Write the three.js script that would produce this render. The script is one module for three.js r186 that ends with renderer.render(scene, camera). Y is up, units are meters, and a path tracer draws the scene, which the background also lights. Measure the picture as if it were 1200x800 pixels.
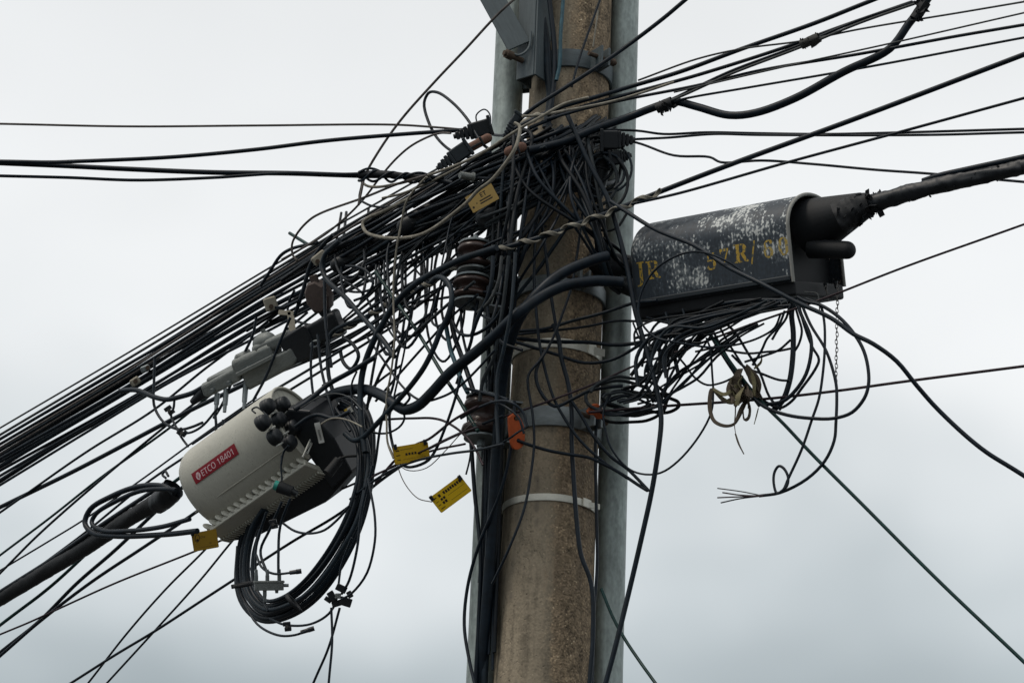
import * as THREE from 'three';
import { RoundedBoxGeometry } from 'three/addons/geometries/RoundedBoxGeometry.js';
import { mergeGeometries, mergeVertices } from 'three/addons/utils/BufferGeometryUtils.js';
import { createNoise4D } from 'simplex-noise';
import { ImprovedNoise } from 'three/addons/math/ImprovedNoise.js';

// ------------------------------------------------------------------ camera
const scene = new THREE.Scene();
const camera = new THREE.PerspectiveCamera(13.95, 1.5, 0.1, 2000);
camera.position.set(0, 1.6, 7.88);
camera.lookAt(-0.143, 4.784, 0);
camera.rotateZ(THREE.MathUtils.degToRad(2.2));
camera.updateMatrixWorld(true); camera.updateProjectionMatrix();

// ------------------------------------------------------------------ sky (even overcast with soft cloud) and weak, wide sun
const perlin = new ImprovedNoise();
function fbm(x, y, z, oct = 4) { let s = 0, a = 0.5, f = 1; for (let i = 0; i < oct; i++) { s += a * perlin.noise(x * f, y * f, z * f); a *= 0.5; f *= 2.03; } return s; }
const sstep = (a, b, x) => { const t = Math.min(1, Math.max(0, (x - a) / (b - a))); return t * t * (3 - 2 * t); };
{
  const w = 1024, h = 512, d = new Float32Array(w * h * 4);
  for (let j = 0; j < h; j++) for (let i = 0; i < w; i++) {
    const el = ((j + 0.5) / h - 0.5) * Math.PI, az = ((i + 0.5) / w) * Math.PI * 2;
    const x = Math.cos(el) * Math.cos(az), y = Math.sin(el), z = Math.cos(el) * Math.sin(az);
    const n = fbm(x * 4.2 + 3.1, y * 7 + 1.7, z * 4.2 + 9.2, 5);
    const t = sstep(0.17, 0.385, y + n * 0.15);
    const L = 0.42 + 0.50 * t + n * 0.12 + 0.045 * fbm(x * 11, y * 22, z * 11, 4) - 0.13 * sstep(0.39, 0.56, y + n * 0.1);
    const k = (j * w + i) * 4;
    d[k] = L * (0.85 + 0.12 * t); d[k + 1] = L * (0.99 + 0.004 * t); d[k + 2] = L * (1.06 - 0.05 * t); d[k + 3] = 1;
  }
  const sky = new THREE.DataTexture(d, w, h, THREE.RGBAFormat, THREE.FloatType);
  sky.mapping = THREE.EquirectangularReflectionMapping; sky.magFilter = THREE.LinearFilter; sky.minFilter = THREE.LinearFilter; sky.wrapS = THREE.RepeatWrapping; sky.needsUpdate = true;
  scene.background = sky; scene.environment = sky;
}
const sun = new THREE.DirectionalLight(0xfff4e6, 1.4);
sun.position.set(-7, 18, 4.2); sun.target.position.set(0, 4.8, 0);
sun.castShadow = true; sun.shadow.radius = 30; sun.shadow.mapSize.set(2048, 2048);
Object.assign(sun.shadow.camera, { left: -6, right: 6, top: 6, bottom: -6, near: 1, far: 40 });
scene.add(sun, sun.target);

const renderer = new THREE.WebGLRenderer({ antialias: true });
renderer.setSize(1024, 682);
renderer.toneMapping = THREE.LinearToneMapping; renderer.toneMappingExposure = 1.0;
renderer.shadowMap.enabled = true;

// ------------------------------------------------------------------ helpers
function rng(seed) { let a = seed >>> 0; return () => { a = (a + 0x6d2b79f5) | 0; let t = Math.imul(a ^ (a >>> 15), 1 | a); t = (t + Math.imul(t ^ (t >>> 7), 61 | t)) ^ t; return ((t ^ (t >>> 14)) >>> 0) / 4294967296; }; }
const V = (x, y, z) => new THREE.Vector3(x, y, z);
const rayDir = (px, py) => V(px / 600 - 1, 1 - py / 400, 0.5).unproject(camera).sub(camera.position).normalize();
// a photograph pixel to the point where its ray meets the upright plane z = const
function P(px, py, z) { const d = rayDir(px, py); return d.multiplyScalar((z - camera.position.z) / d.z).add(camera.position); }
const camF = V(0, 0, -1).applyQuaternion(camera.quaternion);
const FPX = 400 / Math.tan(THREE.MathUtils.degToRad(13.95 / 2));
const pxm = (p) => p.clone().sub(camera.position).dot(camF) / FPX;          // metres for one pixel at that point
const taken = {};
function numbered(n) { const k = taken[n] = (taken[n] ?? -1) + 1; return k ? `${n}_${String(k).padStart(3, '0')}` : n; }
function shade(o) { o.traverse((c) => { if (c.isMesh) { c.castShadow = true; c.receiveShadow = true; } }); return o; }
function tag(o, label, category, group, kind) { o.userData = { label }; if (category) o.userData.category = category; if (group) o.userData.group = group; if (kind) o.userData.kind = kind; return o; }
function part(name, geo, mat, parent, label) { const m = new THREE.Mesh(geo, mat); m.name = name; m.castShadow = m.receiveShadow = true; if (label) m.userData.label = label; parent.add(m); return m; }
function thing(name, label, category, group) { const g = new THREE.Group(); g.name = numbered(name); scene.add(g); return tag(g, label, category, group); }
function solo(name, geo, mat, label, category, group) { const m = new THREE.Mesh(geo, mat); m.name = numbered(name); m.castShadow = m.receiveShadow = true; scene.add(m); return tag(m, label, category, group); }
function setFrame(g, o, ex, up) {                                           // local x = ex, local y near up
  const x = ex.clone().normalize(), z = x.clone().cross(up).normalize(), y = z.clone().cross(x);
  g.quaternion.setFromRotationMatrix(new THREE.Matrix4().makeBasis(x, y, z)); g.position.copy(o); g.updateMatrixWorld(true); return g;
}
function hitLocal(g, px, py, axis, val) {                                   // pixel ray met with a local plane
  const inv = g.matrixWorld.clone().invert(), o = camera.position.clone().applyMatrix4(inv), d = rayDir(px, py).transformDirection(inv);
  return o.addScaledVector(d, (val - o[axis]) / d[axis]);
}
const toCam = (p) => camera.position.clone().sub(p).normalize();
function merge(gs) { return mergeGeometries(gs.map((g) => (g.index ? g.toNonIndexed() : g)).map((g) => { for (const k of Object.keys(g.attributes)) if (!['position', 'normal', 'uv'].includes(k)) g.deleteAttribute(k); return g; })); }
function rbox(w, h, d, r = 0.003, x = 0, y = 0, z = 0) { const g = new RoundedBoxGeometry(w, h, d, 2, Math.min(r, w / 2.1, h / 2.1, d / 2.1)); g.translate(x, y, z); return g; }
function cyl(a, b, r0, r1 = r0, n = 20) { const d = b.clone().sub(a), g = new THREE.CylinderGeometry(r1, r0, d.length(), n); g.applyQuaternion(new THREE.Quaternion().setFromUnitVectors(V(0, 1, 0), d.normalize())); g.translate(...a.clone().add(b).multiplyScalar(0.5).toArray()); return g; }
function lathe(pts, n = 32) { return new THREE.LatheGeometry(pts.map(([x, y]) => new THREE.Vector2(x, y)), n); }
// round tube through points, sampled evenly between them, ends closed; uv in metres along
function tube(pts, r, per, rad = 8) {
  const c = new THREE.CatmullRomCurve3(pts, false, 'centripetal'), n = (pts.length - 1), S = [];
  for (let i = 0; i < n; i++) { const far = pts[i].distanceTo(pts[i + 1]) > 3, k = far ? 5 : (per || Math.max(4, Math.min(12, Math.ceil(pts[i].distanceTo(pts[i + 1]) / 0.022)))); for (let j = 0; j < k; j++) S.push(c.getPoint((i + j / k) / n)); }
  S.push(c.getPoint(1));
  const N = S.length, pos = [], nor = [], uv = [], idx = []; let t0 = S[1].clone().sub(S[0]).normalize(), nn = Math.abs(t0.y) < 0.9 ? V(0, 1, 0) : V(1, 0, 0); nn = nn.clone().sub(t0.clone().multiplyScalar(nn.dot(t0))).normalize(); let len = pts[0].x * 3.1;
  const ring = (p, t, rr, flat) => { const bb = t.clone().cross(nn); for (let j = 0; j <= rad; j++) { const a = j / rad * Math.PI * 2, v = nn.clone().multiplyScalar(Math.cos(a)).addScaledVector(bb, Math.sin(a)); pos.push(p.x + v.x * rr, p.y + v.y * rr, p.z + v.z * rr); const w = flat || v; nor.push(w.x, w.y, w.z); uv.push(len * 2.2, j / rad); } };
  for (let i = 0; i < N; i++) {
    const t = (i === 0 ? S[1].clone().sub(S[0]) : i === N - 1 ? S[i].clone().sub(S[i - 1]) : S[i + 1].clone().sub(S[i - 1])).normalize();
    nn.sub(t.clone().multiplyScalar(nn.dot(t))).normalize(); if (i) len += S[i].distanceTo(S[i - 1]);
    if (i === 0) { const f = t.clone().negate(); ring(S[0], t, 1e-5, f); ring(S[0], t, r, f); }
    ring(S[i], t, r); if (i === N - 1) { ring(S[i], t, r, t); ring(S[i], t, 1e-5, t); }
  }
  const rows = pos.length / 3 / (rad + 1); for (let i = 0; i < rows - 1; i++) for (let j = 0; j < rad; j++) { const a = i * (rad + 1) + j, b = a + rad + 1; idx.push(a, a + 1, b, b, a + 1, b + 1); }
  const g = new THREE.BufferGeometry(); g.setAttribute('position', new THREE.Float32BufferAttribute(pos, 3)); g.setAttribute('normal', new THREE.Float32BufferAttribute(nor, 3)); g.setAttribute('uv', new THREE.Float32BufferAttribute(uv, 2)); g.setIndex(idx); return g;
}

// ------------------------------------------------------------------ materials
function dataTex(w, h, fn, srgb = true) {
  const d = new Uint8Array(w * h * 4);
  for (let j = 0; j < h; j++) for (let i = 0; i < w; i++) { const c = fn(i / w, j / h, i, j), k = (j * w + i) * 4; for (let q = 0; q < 3; q++) d[k + q] = Math.max(0, Math.min(255, c[q])); d[k + 3] = 255; }
  const t = new THREE.DataTexture(d, w, h); t.wrapS = t.wrapT = THREE.RepeatWrapping; t.magFilter = THREE.LinearFilter; t.minFilter = THREE.LinearMipmapLinearFilter; t.generateMipmaps = true;
  if (srgb) t.colorSpace = THREE.SRGBColorSpace; t.needsUpdate = true; return t;
}
// noise that closes on itself in u and v
const tau = Math.PI * 2;
const n4 = createNoise4D(rng(77));
function wrapN(u, v, fu, fv, s, oct = 3) {
  const cu = Math.cos(u * tau), su = Math.sin(u * tau), cv = Math.cos(v * tau), sv = Math.sin(v * tau); let t = 0, a = 0.5, f = 1;
  for (let i = 0; i < oct; i++) { t += a * n4(cu * fu * f + s, su * fu * f - s, cv * fv * f + s * 2, sv * fv * f + 1.3); a *= 0.5; f *= 2; }
  return t * 0.8;
}
const dust = dataTex(512, 32, (u, v) => { const a = wrapN(u, v, 2.2, 0.3, 2.3, 3), b = wrapN(u, v, 8, 0.7, 7.7, 2); const k = 165 + 85 * a + 30 * b; return [k, k, k]; });
const mottle = dataTex(512, 512, (u, v) => { const a = wrapN(u, v, 1.2, 1.2, 4.4, 4), b = wrapN(u, v, 7, 7, 1.1, 3); const k = 212 + 38 * a + 30 * b; return [k, k, k]; });
const grain = dataTex(512, 512, (u, v) => { const b = wrapN(u, v, 14, 14, 3.1, 3); const k = 128 + 110 * b; return [k, k, k]; }, false);
function std(c, rough, o = {}) { const m = new THREE.MeshStandardMaterial({ roughness: rough, ...o }); Array.isArray(c) ? m.color.setRGB(...c) : m.color.set(c); return m; }
const cableMat = (c, r = 0.5) => { const m = new THREE.MeshPhysicalMaterial({ roughness: r, map: dust, specularIntensity: 0.5 }); m.color.setRGB(...c); return m; };
const K = {
  k: cableMat([0.0135, 0.030, 0.050], 0.46), k2: cableMat([0.024, 0.046, 0.068], 0.52), k3: cableMat([0.008, 0.017, 0.027], 0.55), k4: cableMat([0.055, 0.072, 0.084], 0.7),
  g: cableMat([0.16, 0.175, 0.18], 0.6), t: cableMat([0.62, 0.58, 0.48], 0.75), u: cableMat([0.27, 0.24, 0.225], 0.7),
  n: cableMat([0.008, 0.085, 0.080], 0.4), b: cableMat([0.10, 0.25, 0.32], 0.5), p: cableMat([0.075, 0.044, 0.060], 0.5),
};
const M = {
  black: std([0.0125, 0.0175, 0.024], 0.5, { map: mottle }), blackSoft: std([0.009, 0.012, 0.016], 0.7, { map: mottle }),
  slate: std([0.026, 0.038, 0.050], 0.6, { map: mottle }),
  galv: std([0.55, 0.595, 0.585], 0.5, { metalness: 0.35, map: null }), steel: std([0.32, 0.36, 0.37], 0.5, { metalness: 0.6, map: mottle }),
  paintSteel: std([0.115, 0.15, 0.165], 0.6, { map: mottle, bumpMap: grain, bumpScale: 0.0006 }),
  rust: std([0.125, 0.085, 0.058], 0.85, { map: mottle, bumpMap: grain, bumpScale: 0.002 }),
  band: std([0.80, 0.80, 0.76], 0.4, { metalness: 0.3, map: dataTex(256, 64, (u, v) => { const a = wrapN(u, v, 6, 0.4, 3.2, 3), b = wrapN(u, v, 20, 2, 6.1, 2), q = sstep(0.2, 0.45, a * 0.8 + b * 0.5); return [232 - 120 * q + 20 * b, 230 - 140 * q + 20 * b, 222 - 155 * q + 18 * b]; }) }),
  white: std([0.70, 0.71, 0.66], 0.5, { map: mottle }),
  alu: std([0.30, 0.325, 0.315], 0.5, { metalness: 0.4, map: mottle, bumpMap: grain, bumpScale: 0.0015 }),
  brown: std([0.060, 0.034, 0.029], 0.32, { map: mottle }), clay: std([0.25, 0.125, 0.085], 0.75, { map: mottle }),
  orange: std([0.72, 0.13, 0.025], 0.5, { map: mottle }), beige: std([0.48, 0.44, 0.35], 0.7, { map: mottle }),
  leaf: std([0.17, 0.135, 0.10], 0.9, { map: mottle, side: THREE.DoubleSide }), leafPale: std([0.30, 0.27, 0.15], 0.9, { map: mottle, side: THREE.DoubleSide }),
  teal: std([0.03, 0.30, 0.24], 0.4), red: std([0.40, 0.03, 0.04], 0.5),
};
M.galv.map = dataTex(512, 1024, (u, v) => {
  const a = wrapN(u, v, 0.7, 2, 6.1, 4), b = wrapN(u, v, 3, 9, 2.9, 3), c = wrapN(u, v, 4, 1, 8.3, 3);
  let k = 196 + 55 * a + 45 * b + 22 * c; const dk = wrapN(u, v, 3, 16, 11.3, 2); if (dk > 0.42) k -= 55; return [k * 0.97, k, k * 0.99];
});
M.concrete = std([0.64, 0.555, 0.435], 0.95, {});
{
  const W = 512, H = 1536, Q = [];
  for (let j = 0; j < H; j++) for (let i = 0; i < W; i++) {
    const u = i / W, v = j / H;
    Q.push([wrapN(u, v, 0.5, 1.3, 3.7, 3), wrapN(u, v, 3.6, 0.42, 9.1, 4), wrapN(u, v, 14, 36, 5.5, 2), wrapN(u, v, 3.4, 9, 1.9, 3), Math.abs(wrapN(u, v, 1.1, 1.6, 13.3, 4)), wrapN(u, v, 11, 28, 17.1, 2)]);
  }
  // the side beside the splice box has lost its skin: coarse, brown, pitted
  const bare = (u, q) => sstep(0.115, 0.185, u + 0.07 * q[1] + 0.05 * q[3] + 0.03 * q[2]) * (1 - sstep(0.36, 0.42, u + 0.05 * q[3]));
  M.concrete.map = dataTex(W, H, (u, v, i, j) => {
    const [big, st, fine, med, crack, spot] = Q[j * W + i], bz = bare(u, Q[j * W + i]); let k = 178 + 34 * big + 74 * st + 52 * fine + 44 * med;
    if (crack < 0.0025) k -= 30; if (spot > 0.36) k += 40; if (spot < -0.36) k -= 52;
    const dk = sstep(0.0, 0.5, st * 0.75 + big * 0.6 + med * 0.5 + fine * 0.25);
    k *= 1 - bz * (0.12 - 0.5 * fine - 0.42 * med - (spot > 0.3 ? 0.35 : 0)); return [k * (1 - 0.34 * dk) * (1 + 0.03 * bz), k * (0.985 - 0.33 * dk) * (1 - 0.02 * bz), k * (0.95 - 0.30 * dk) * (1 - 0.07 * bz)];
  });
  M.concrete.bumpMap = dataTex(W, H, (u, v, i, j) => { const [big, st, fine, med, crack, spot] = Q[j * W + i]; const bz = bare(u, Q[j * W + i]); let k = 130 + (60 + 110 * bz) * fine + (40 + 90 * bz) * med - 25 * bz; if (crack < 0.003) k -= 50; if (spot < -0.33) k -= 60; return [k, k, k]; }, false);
  M.concrete.bumpScale = 0.006;
}
function canvasTex(w, h, draw, flipFix) { const c = document.createElement('canvas'); c.width = w; c.height = h; draw(c.getContext('2d'), w, h); const t = new THREE.CanvasTexture(c); t.colorSpace = THREE.SRGBColorSpace; t.magFilter = THREE.LinearFilter; return t; }

// ------------------------------------------------------------------ ground (below the frame)
{
  const gm = std([0.075, 0.074, 0.072], 0.95); gm.map = mottle.clone(); gm.map.repeat.set(150, 150); gm.map.needsUpdate = true;
  const g = new THREE.Mesh(new THREE.PlaneGeometry(600, 600), gm); g.rotation.x = -Math.PI / 2; g.name = 'ground'; g.receiveShadow = true; tag(g, 'flat grey paved ground under the pole', null, null, 'structure'); scene.add(g);
}

// ------------------------------------------------------------------ concrete pole and conduits
const poleX = (py) => 672 - 37 * py / 800, axisAt = (py, z = 0) => P(poleX(py), py, z);
const A0 = axisAt(800), A1 = axisAt(0), poleDir = A1.clone().sub(A0).normalize();
const rA0 = 57.5 * pxm(A0), rA1 = 45 * pxm(A1), poleLen = A1.y - A0.y;
const poleR = (y) => rA0 + (rA1 - rA0) * (y - A0.y) / poleLen;
const poleP = (y) => A0.clone().addScaledVector(poleDir, (y - A0.y) / poleDir.y);
const poleQ = new THREE.Quaternion().setFromUnitVectors(V(0, 1, 0), poleDir);
{
  const y0 = 0, y1 = 8.6, n = 150, pts = [];
  for (let i = 0; i <= n; i++) { const y = y0 + (y1 - y0) * i / n; pts.push([poleR(y), y]); }
  pts.push([0, y1]);
  const g = lathe(pts, 72), pos = g.attributes.position, uv = g.attributes.uv;
  for (let i = 0; i < pos.count; i++) {
    const x = pos.getX(i), y = pos.getY(i), z = pos.getZ(i), r = Math.hypot(x, z);
    if (r > 1e-4) { const k = 1 + 0.010 * fbm(x / r * 1.6, y * 1.3, z / r * 1.6 + 4, 3); pos.setX(i, x * k); pos.setZ(i, z * k); }
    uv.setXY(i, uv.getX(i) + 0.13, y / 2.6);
  }
  g.computeVertexNormals();
  const m = thing('concrete_pole', 'round weathered concrete utility pole carrying all the cables', 'utility pole');
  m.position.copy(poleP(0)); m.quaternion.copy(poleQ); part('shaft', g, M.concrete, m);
}
function conduit(px0, w0, px1, w1, label, rad0, z) {
  const a = P(px0, 800, z), b = P(px1, 0, z), d = b.clone().sub(a).normalize(), r = w0 / 2 * pxm(a);
  const lo = a.clone().addScaledVector(d, -a.y / d.y), hi = b.clone().addScaledVector(d, 1.6);
  const g = thing('steel_conduit', label, 'conduit'); g.position.copy(lo); g.quaternion.setFromUnitVectors(V(0, 1, 0), d);
  const len = hi.distanceTo(lo), geo = new THREE.CylinderGeometry(r, r, len, 40, 1); geo.translate(0, len / 2, 0);
  const uv = geo.attributes.uv; for (let i = 0; i < uv.count; i++) uv.setXY(i, uv.getX(i) * 1 + rad0, uv.getY(i) * len / 1.7);
  part('pipe', geo, M.galv, g); return { a, d, r };
}
conduit(712, 36, 732.5, 33, 'galvanised steel conduit pipe running up beside the pole behind the black splice box', 0.2, -0.04);
conduit(565, 38, 600, 34, 'galvanised steel conduit pipe running up the pole beside the brown insulators', 0.6, -0.04);

// bands, clamps
function ringGeo(r, h, t) { return lathe([[r, -h / 2], [r + t, -h / 2 + 0.001], [r + t, h / 2 - 0.001], [r, h / 2], [r, -h / 2]], 64); }
function onPole(g, py) { const p = axisAt(py); g.position.copy(poleP(p.y)); g.quaternion.copy(poleQ); return poleR(p.y); }
function hexBolt(a, b, r, parent, mat = M.rust, nm = 'bolt') { const s = part(nm, cyl(a, b, r * 0.55, r * 0.55, 14), mat, parent); const d = b.clone().sub(a).normalize(); part('nut', cyl(b.clone().addScaledVector(d, -r * 1.9), b.clone().addScaledVector(d, -r * 0.5), r, r, 6), mat, s); return s; }
for (const [py, h, lab] of [[600, 0.022, 'thin pale steel strap round the bare lower stretch of the pole'], [421, 0.03, 'thin pale steel strap round the pole just above the grey bolted clamp']]) {
  const g = thing('steel_strap', lab, 'strap'); const r = onPole(g, py); part('band', ringGeo(r + 0.0025, h, 0.002), M.band, g);
  part('cut_tail', rbox(0.045, h * 0.8, 0.0016, 0.0005).rotateY(0.5).translate(Math.sin(0.98) * (r + 0.016), -0.002, Math.cos(0.98) * (r + 0.016)), M.band, g);
  part('buckle', rbox(0.035, h * 1.25, 0.006, 0.002).rotateY(0.85).translate(Math.sin(0.85) * (r + 0.007), 0, Math.cos(0.85) * (r + 0.007)), M.band, g);
}
function clamp(py, h, lab, angs, mat) {
  const g = thing('pole_clamp', lab, 'clamp'), r = onPole(g, py); part('band', ringGeo(r + 0.003, h, 0.007), mat, g);
  for (const a of angs) {
    const d = V(Math.sin(a), 0, Math.cos(a)), t = V(Math.cos(a), 0, -Math.sin(a));
    for (const s of [-1, 1]) { const l = rbox(0.008, h * 1.05, 0.06, 0.002); l.rotateY(a); l.translate(...d.clone().multiplyScalar(r + 0.035).addScaledVector(t, s * 0.014).toArray()); part('lug', l, mat, g); }
    const c = d.clone().multiplyScalar(r + 0.042); hexBolt(c.clone().addScaledVector(t, -0.05), c.clone().addScaledVector(t, 0.055), 0.013, g);
  }
}
clamp(506, 0.062, 'grey galvanised bolted clamp round the pole between the two orange clips', [0.72, -2.3], M.steel);
clamp(90, 0.06, 'grey painted bolted clamp round the pole beside the steel bracket', [0.62, -1.9], M.paintSteel);
clamp(350, 0.045, 'grey clamp half hidden under the thick black hoses on the pole', [0.4, 2.6], M.steel);

// ------------------------------------------------------------------ steel bracket at the top of the pole
{
  const g = thing('steel_bracket', 'grey steel channel bracket with a slanting brace bolted to the upper pole', 'bracket');
  const z = 0.13, o = P(614, 96, z); setFrame(g, o, V(1, 0, 0), poleDir); const s = pxm(o);
  const c = [];                                                               // channel: a web turned to the camera and two flanges
  const len = 1.3, ang = -0.62;
  const web = rbox(0.062, len, 0.007, 0.002, 0, len / 2, 0), f1 = rbox(0.007, len - 0.004, 0.075, 0.002, -0.034, len / 2, -0.038), f2 = rbox(0.007, len - 0.004, 0.075, 0.002, 0.034, len / 2, -0.038);
  c.push(web, f1, f2); const ch = merge(c); ch.rotateY(ang); ch.translate(0.005, 0, 0.03); part('channel', ch, M.paintSteel, g);
  const a = hitLocal(g, 608, 54, 'z', 0.05), b = hitLocal(g, 500, -158, 'z', 0.14), d = b.clone().sub(a), L = d.length(), th = Math.atan2(d.y, d.x);
  const br = merge([rbox(L, 0.075, 0.007, 0.002, L / 2, 0, 0), rbox(L, 0.007, 0.05, 0.002, L / 2, -0.034, -0.026)]); br.rotateZ(th); br.translate(a.x, a.y, a.z); part('brace', br, M.paintSteel, g);
  const bp = hitLocal(g, 601, 67, 'z', 0.05); hexBolt(bp.clone().add(V(0.03, 0, -0.02)), bp.clone().add(V(-0.028, 0.004, 0.022)), 0.016, g);
  part('weld_bead', tube([a.clone().add(V(-0.03, -0.02, 0.004)), a.clone().add(V(0.0, -0.035, 0.006)), a.clone().add(V(0.03, -0.01, 0.004)), a.clone().add(V(0.036, 0.05, 0.004))], 0.004), M.paintSteel, g);
}

// ------------------------------------------------------------------ cables: traced on the photograph, depth from the span they belong to
const zb = (x) => (x < 600 ? 0.24 - (600 - x) * 0.0033 : x < 740 ? 0.24 : 0.24 + (x - 740) * 0.0013);
const GROUPS = {
  B: ['overhead_cable', 'overhead cable of the dense slanting bundle that passes above the white housing', 'cable', 'cables of the slanting bundle'],
  T: ['tangled_cable', 'cable looping through the dense tangle between the slanting bundle and the pole', 'cable', 'cables in the tangle beside the pole'],
  T1: ['tangled_cable', 'cable slanting through the tangle along the underside of the bundle', 'cable', 'slanting cables under the bundle'],
  T2: ['looped_cable', 'cable hanging in a narrow bight among the tangle beside the insulators', 'cable', 'narrow bights in the tangle'],
  U1: ['pole_head_cable', 'cable falling through the crowded knot in front of the upper pole', 'cable', 'cables falling through the knot'],
  U2: ['pole_head_cable', 'cable joining the slanting bundle to the crowded knot on the upper pole', 'cable', 'cables joining bundle and knot'],
  U3: ['turned_cable', 'cable turned in a loop between the knot and the conduit behind the splice box', 'cable', 'loops between knot and conduit'],
  F1: ['nest_cable', 'cable slanting from the splice box nest down to the small coil', 'cable', 'cables between nest and coil'],
  B1: ['bundle_cable', 'cable lying inside the thick upper part of the slanting bundle', 'cable', 'inner cables of the bundle'],
  U: ['pole_head_cable', 'cable crossing the crowded cable knot in front of the upper pole', 'cable', 'cables knotted on the upper pole'],
  F: ['drooping_cable', 'cable drooping in the nest under the black splice box', 'cable', 'cables nested under the splice box'],
  G: ['fanned_cable', 'cable hanging in a long loop from the hub under the splice box end', 'cable', 'loops fanning from the splice box hub'],
  C: ['coiled_cable', 'cable of the small coil lying against the conduit under the splice box', 'cable', 'coil against the conduit'],
  D: ['downlead_cable', 'cable running down the face of the bare concrete pole', 'cable', 'cables running down the pole'],
  L: ['drop_wire', 'drop wire slanting away through the open sky below the white housing', 'wire', 'drop wires slanting away below the housing'],
  O: ['coil_cable', 'cable of the big hanging coil below the white housing', 'cable', 'cables of the big hanging coil'],
  N: ['coaxial_cable', 'coaxial cable hanging about the big coil and the metal splitter', 'cable', 'thin cables about the big coil'],
  J: ['jumper_cable', 'jumper cable about the grey line device above the white housing', 'cable', 'jumper cables about the line device'],
  R: ['span_cable', 'overhead cable rising from the pole head across the sky above the splice box', 'cable', 'cables rising above the splice box'],
  H: ['level_cable', 'cable of the near level spans ending at the black ribbed connectors', 'cable', 'near level spans'],
  X: ['wire', '', 'wire'],
};
function cable(key, mat, w, zs, pts, label) {
  const abs = zs[0] === '@', zl = (abs ? zs.slice(1) : zs).split(',').map(Number), n = pts.length / 2, q = [];
  for (let i = 0; i < n; i++) { const x = pts[2 * i], y = pts[2 * i + 1], t = n > 1 ? i / (n - 1) * (zl.length - 1) : 0, k = Math.min(zl.length - 2, Math.floor(t)); const zo = zl.length > 1 ? zl[k] + (zl[k + 1] - zl[k]) * (t - k) : zl[0]; q.push(P(x, y, (abs ? 0 : zb(Math.max(-60, x))) + zo)); }
  const mid = q[n >> 1], r = w / 2 * pxm(mid);
  const out = (x, y) => x <= 1 || x >= 1199 || y <= 1 || y >= 799;
  const ext = (a, b) => { const d = a.clone().sub(b).normalize(); let L = 7; if (a.y + d.y * L < 0.02) L = (a.y - 0.02) / -d.y; return a.clone().addScaledVector(d, L); };
  if (out(pts[0], pts[1])) q.unshift(ext(q[0], q[1]));
  if (out(pts[2 * n - 2], pts[2 * n - 1])) q.push(ext(q[q.length - 1], q[q.length - 2]));
  const g = tube(q, r, undefined, w > 5 ? 12 : 8), [nm, lab, cat, grp] = GROUPS[key];
  if (label) return solo(nm, g, K[mat], label, cat);
  const hue = { n: 'dark green', b: 'blue grey', p: 'purplish brown', g: 'grey', u: 'taupe', t: 'pale' }[mat] || 'black', size = w >= 5 ? 'thick ' : w < 2.9 ? 'thin ' : '';
  return solo(nm, g, K[mat], size + hue + ' ' + lab, cat, grp);
}
function cables(text) { for (const l of text.trim().split('\n')) { const [h, p, lab] = l.split('|'), [key, mat, w, zs] = h.trim().split(/\s+/); cable(key, mat, +w, zs, p.trim().split(/[\s,]+/).map(Number), lab && lab.trim()); } }
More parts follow.
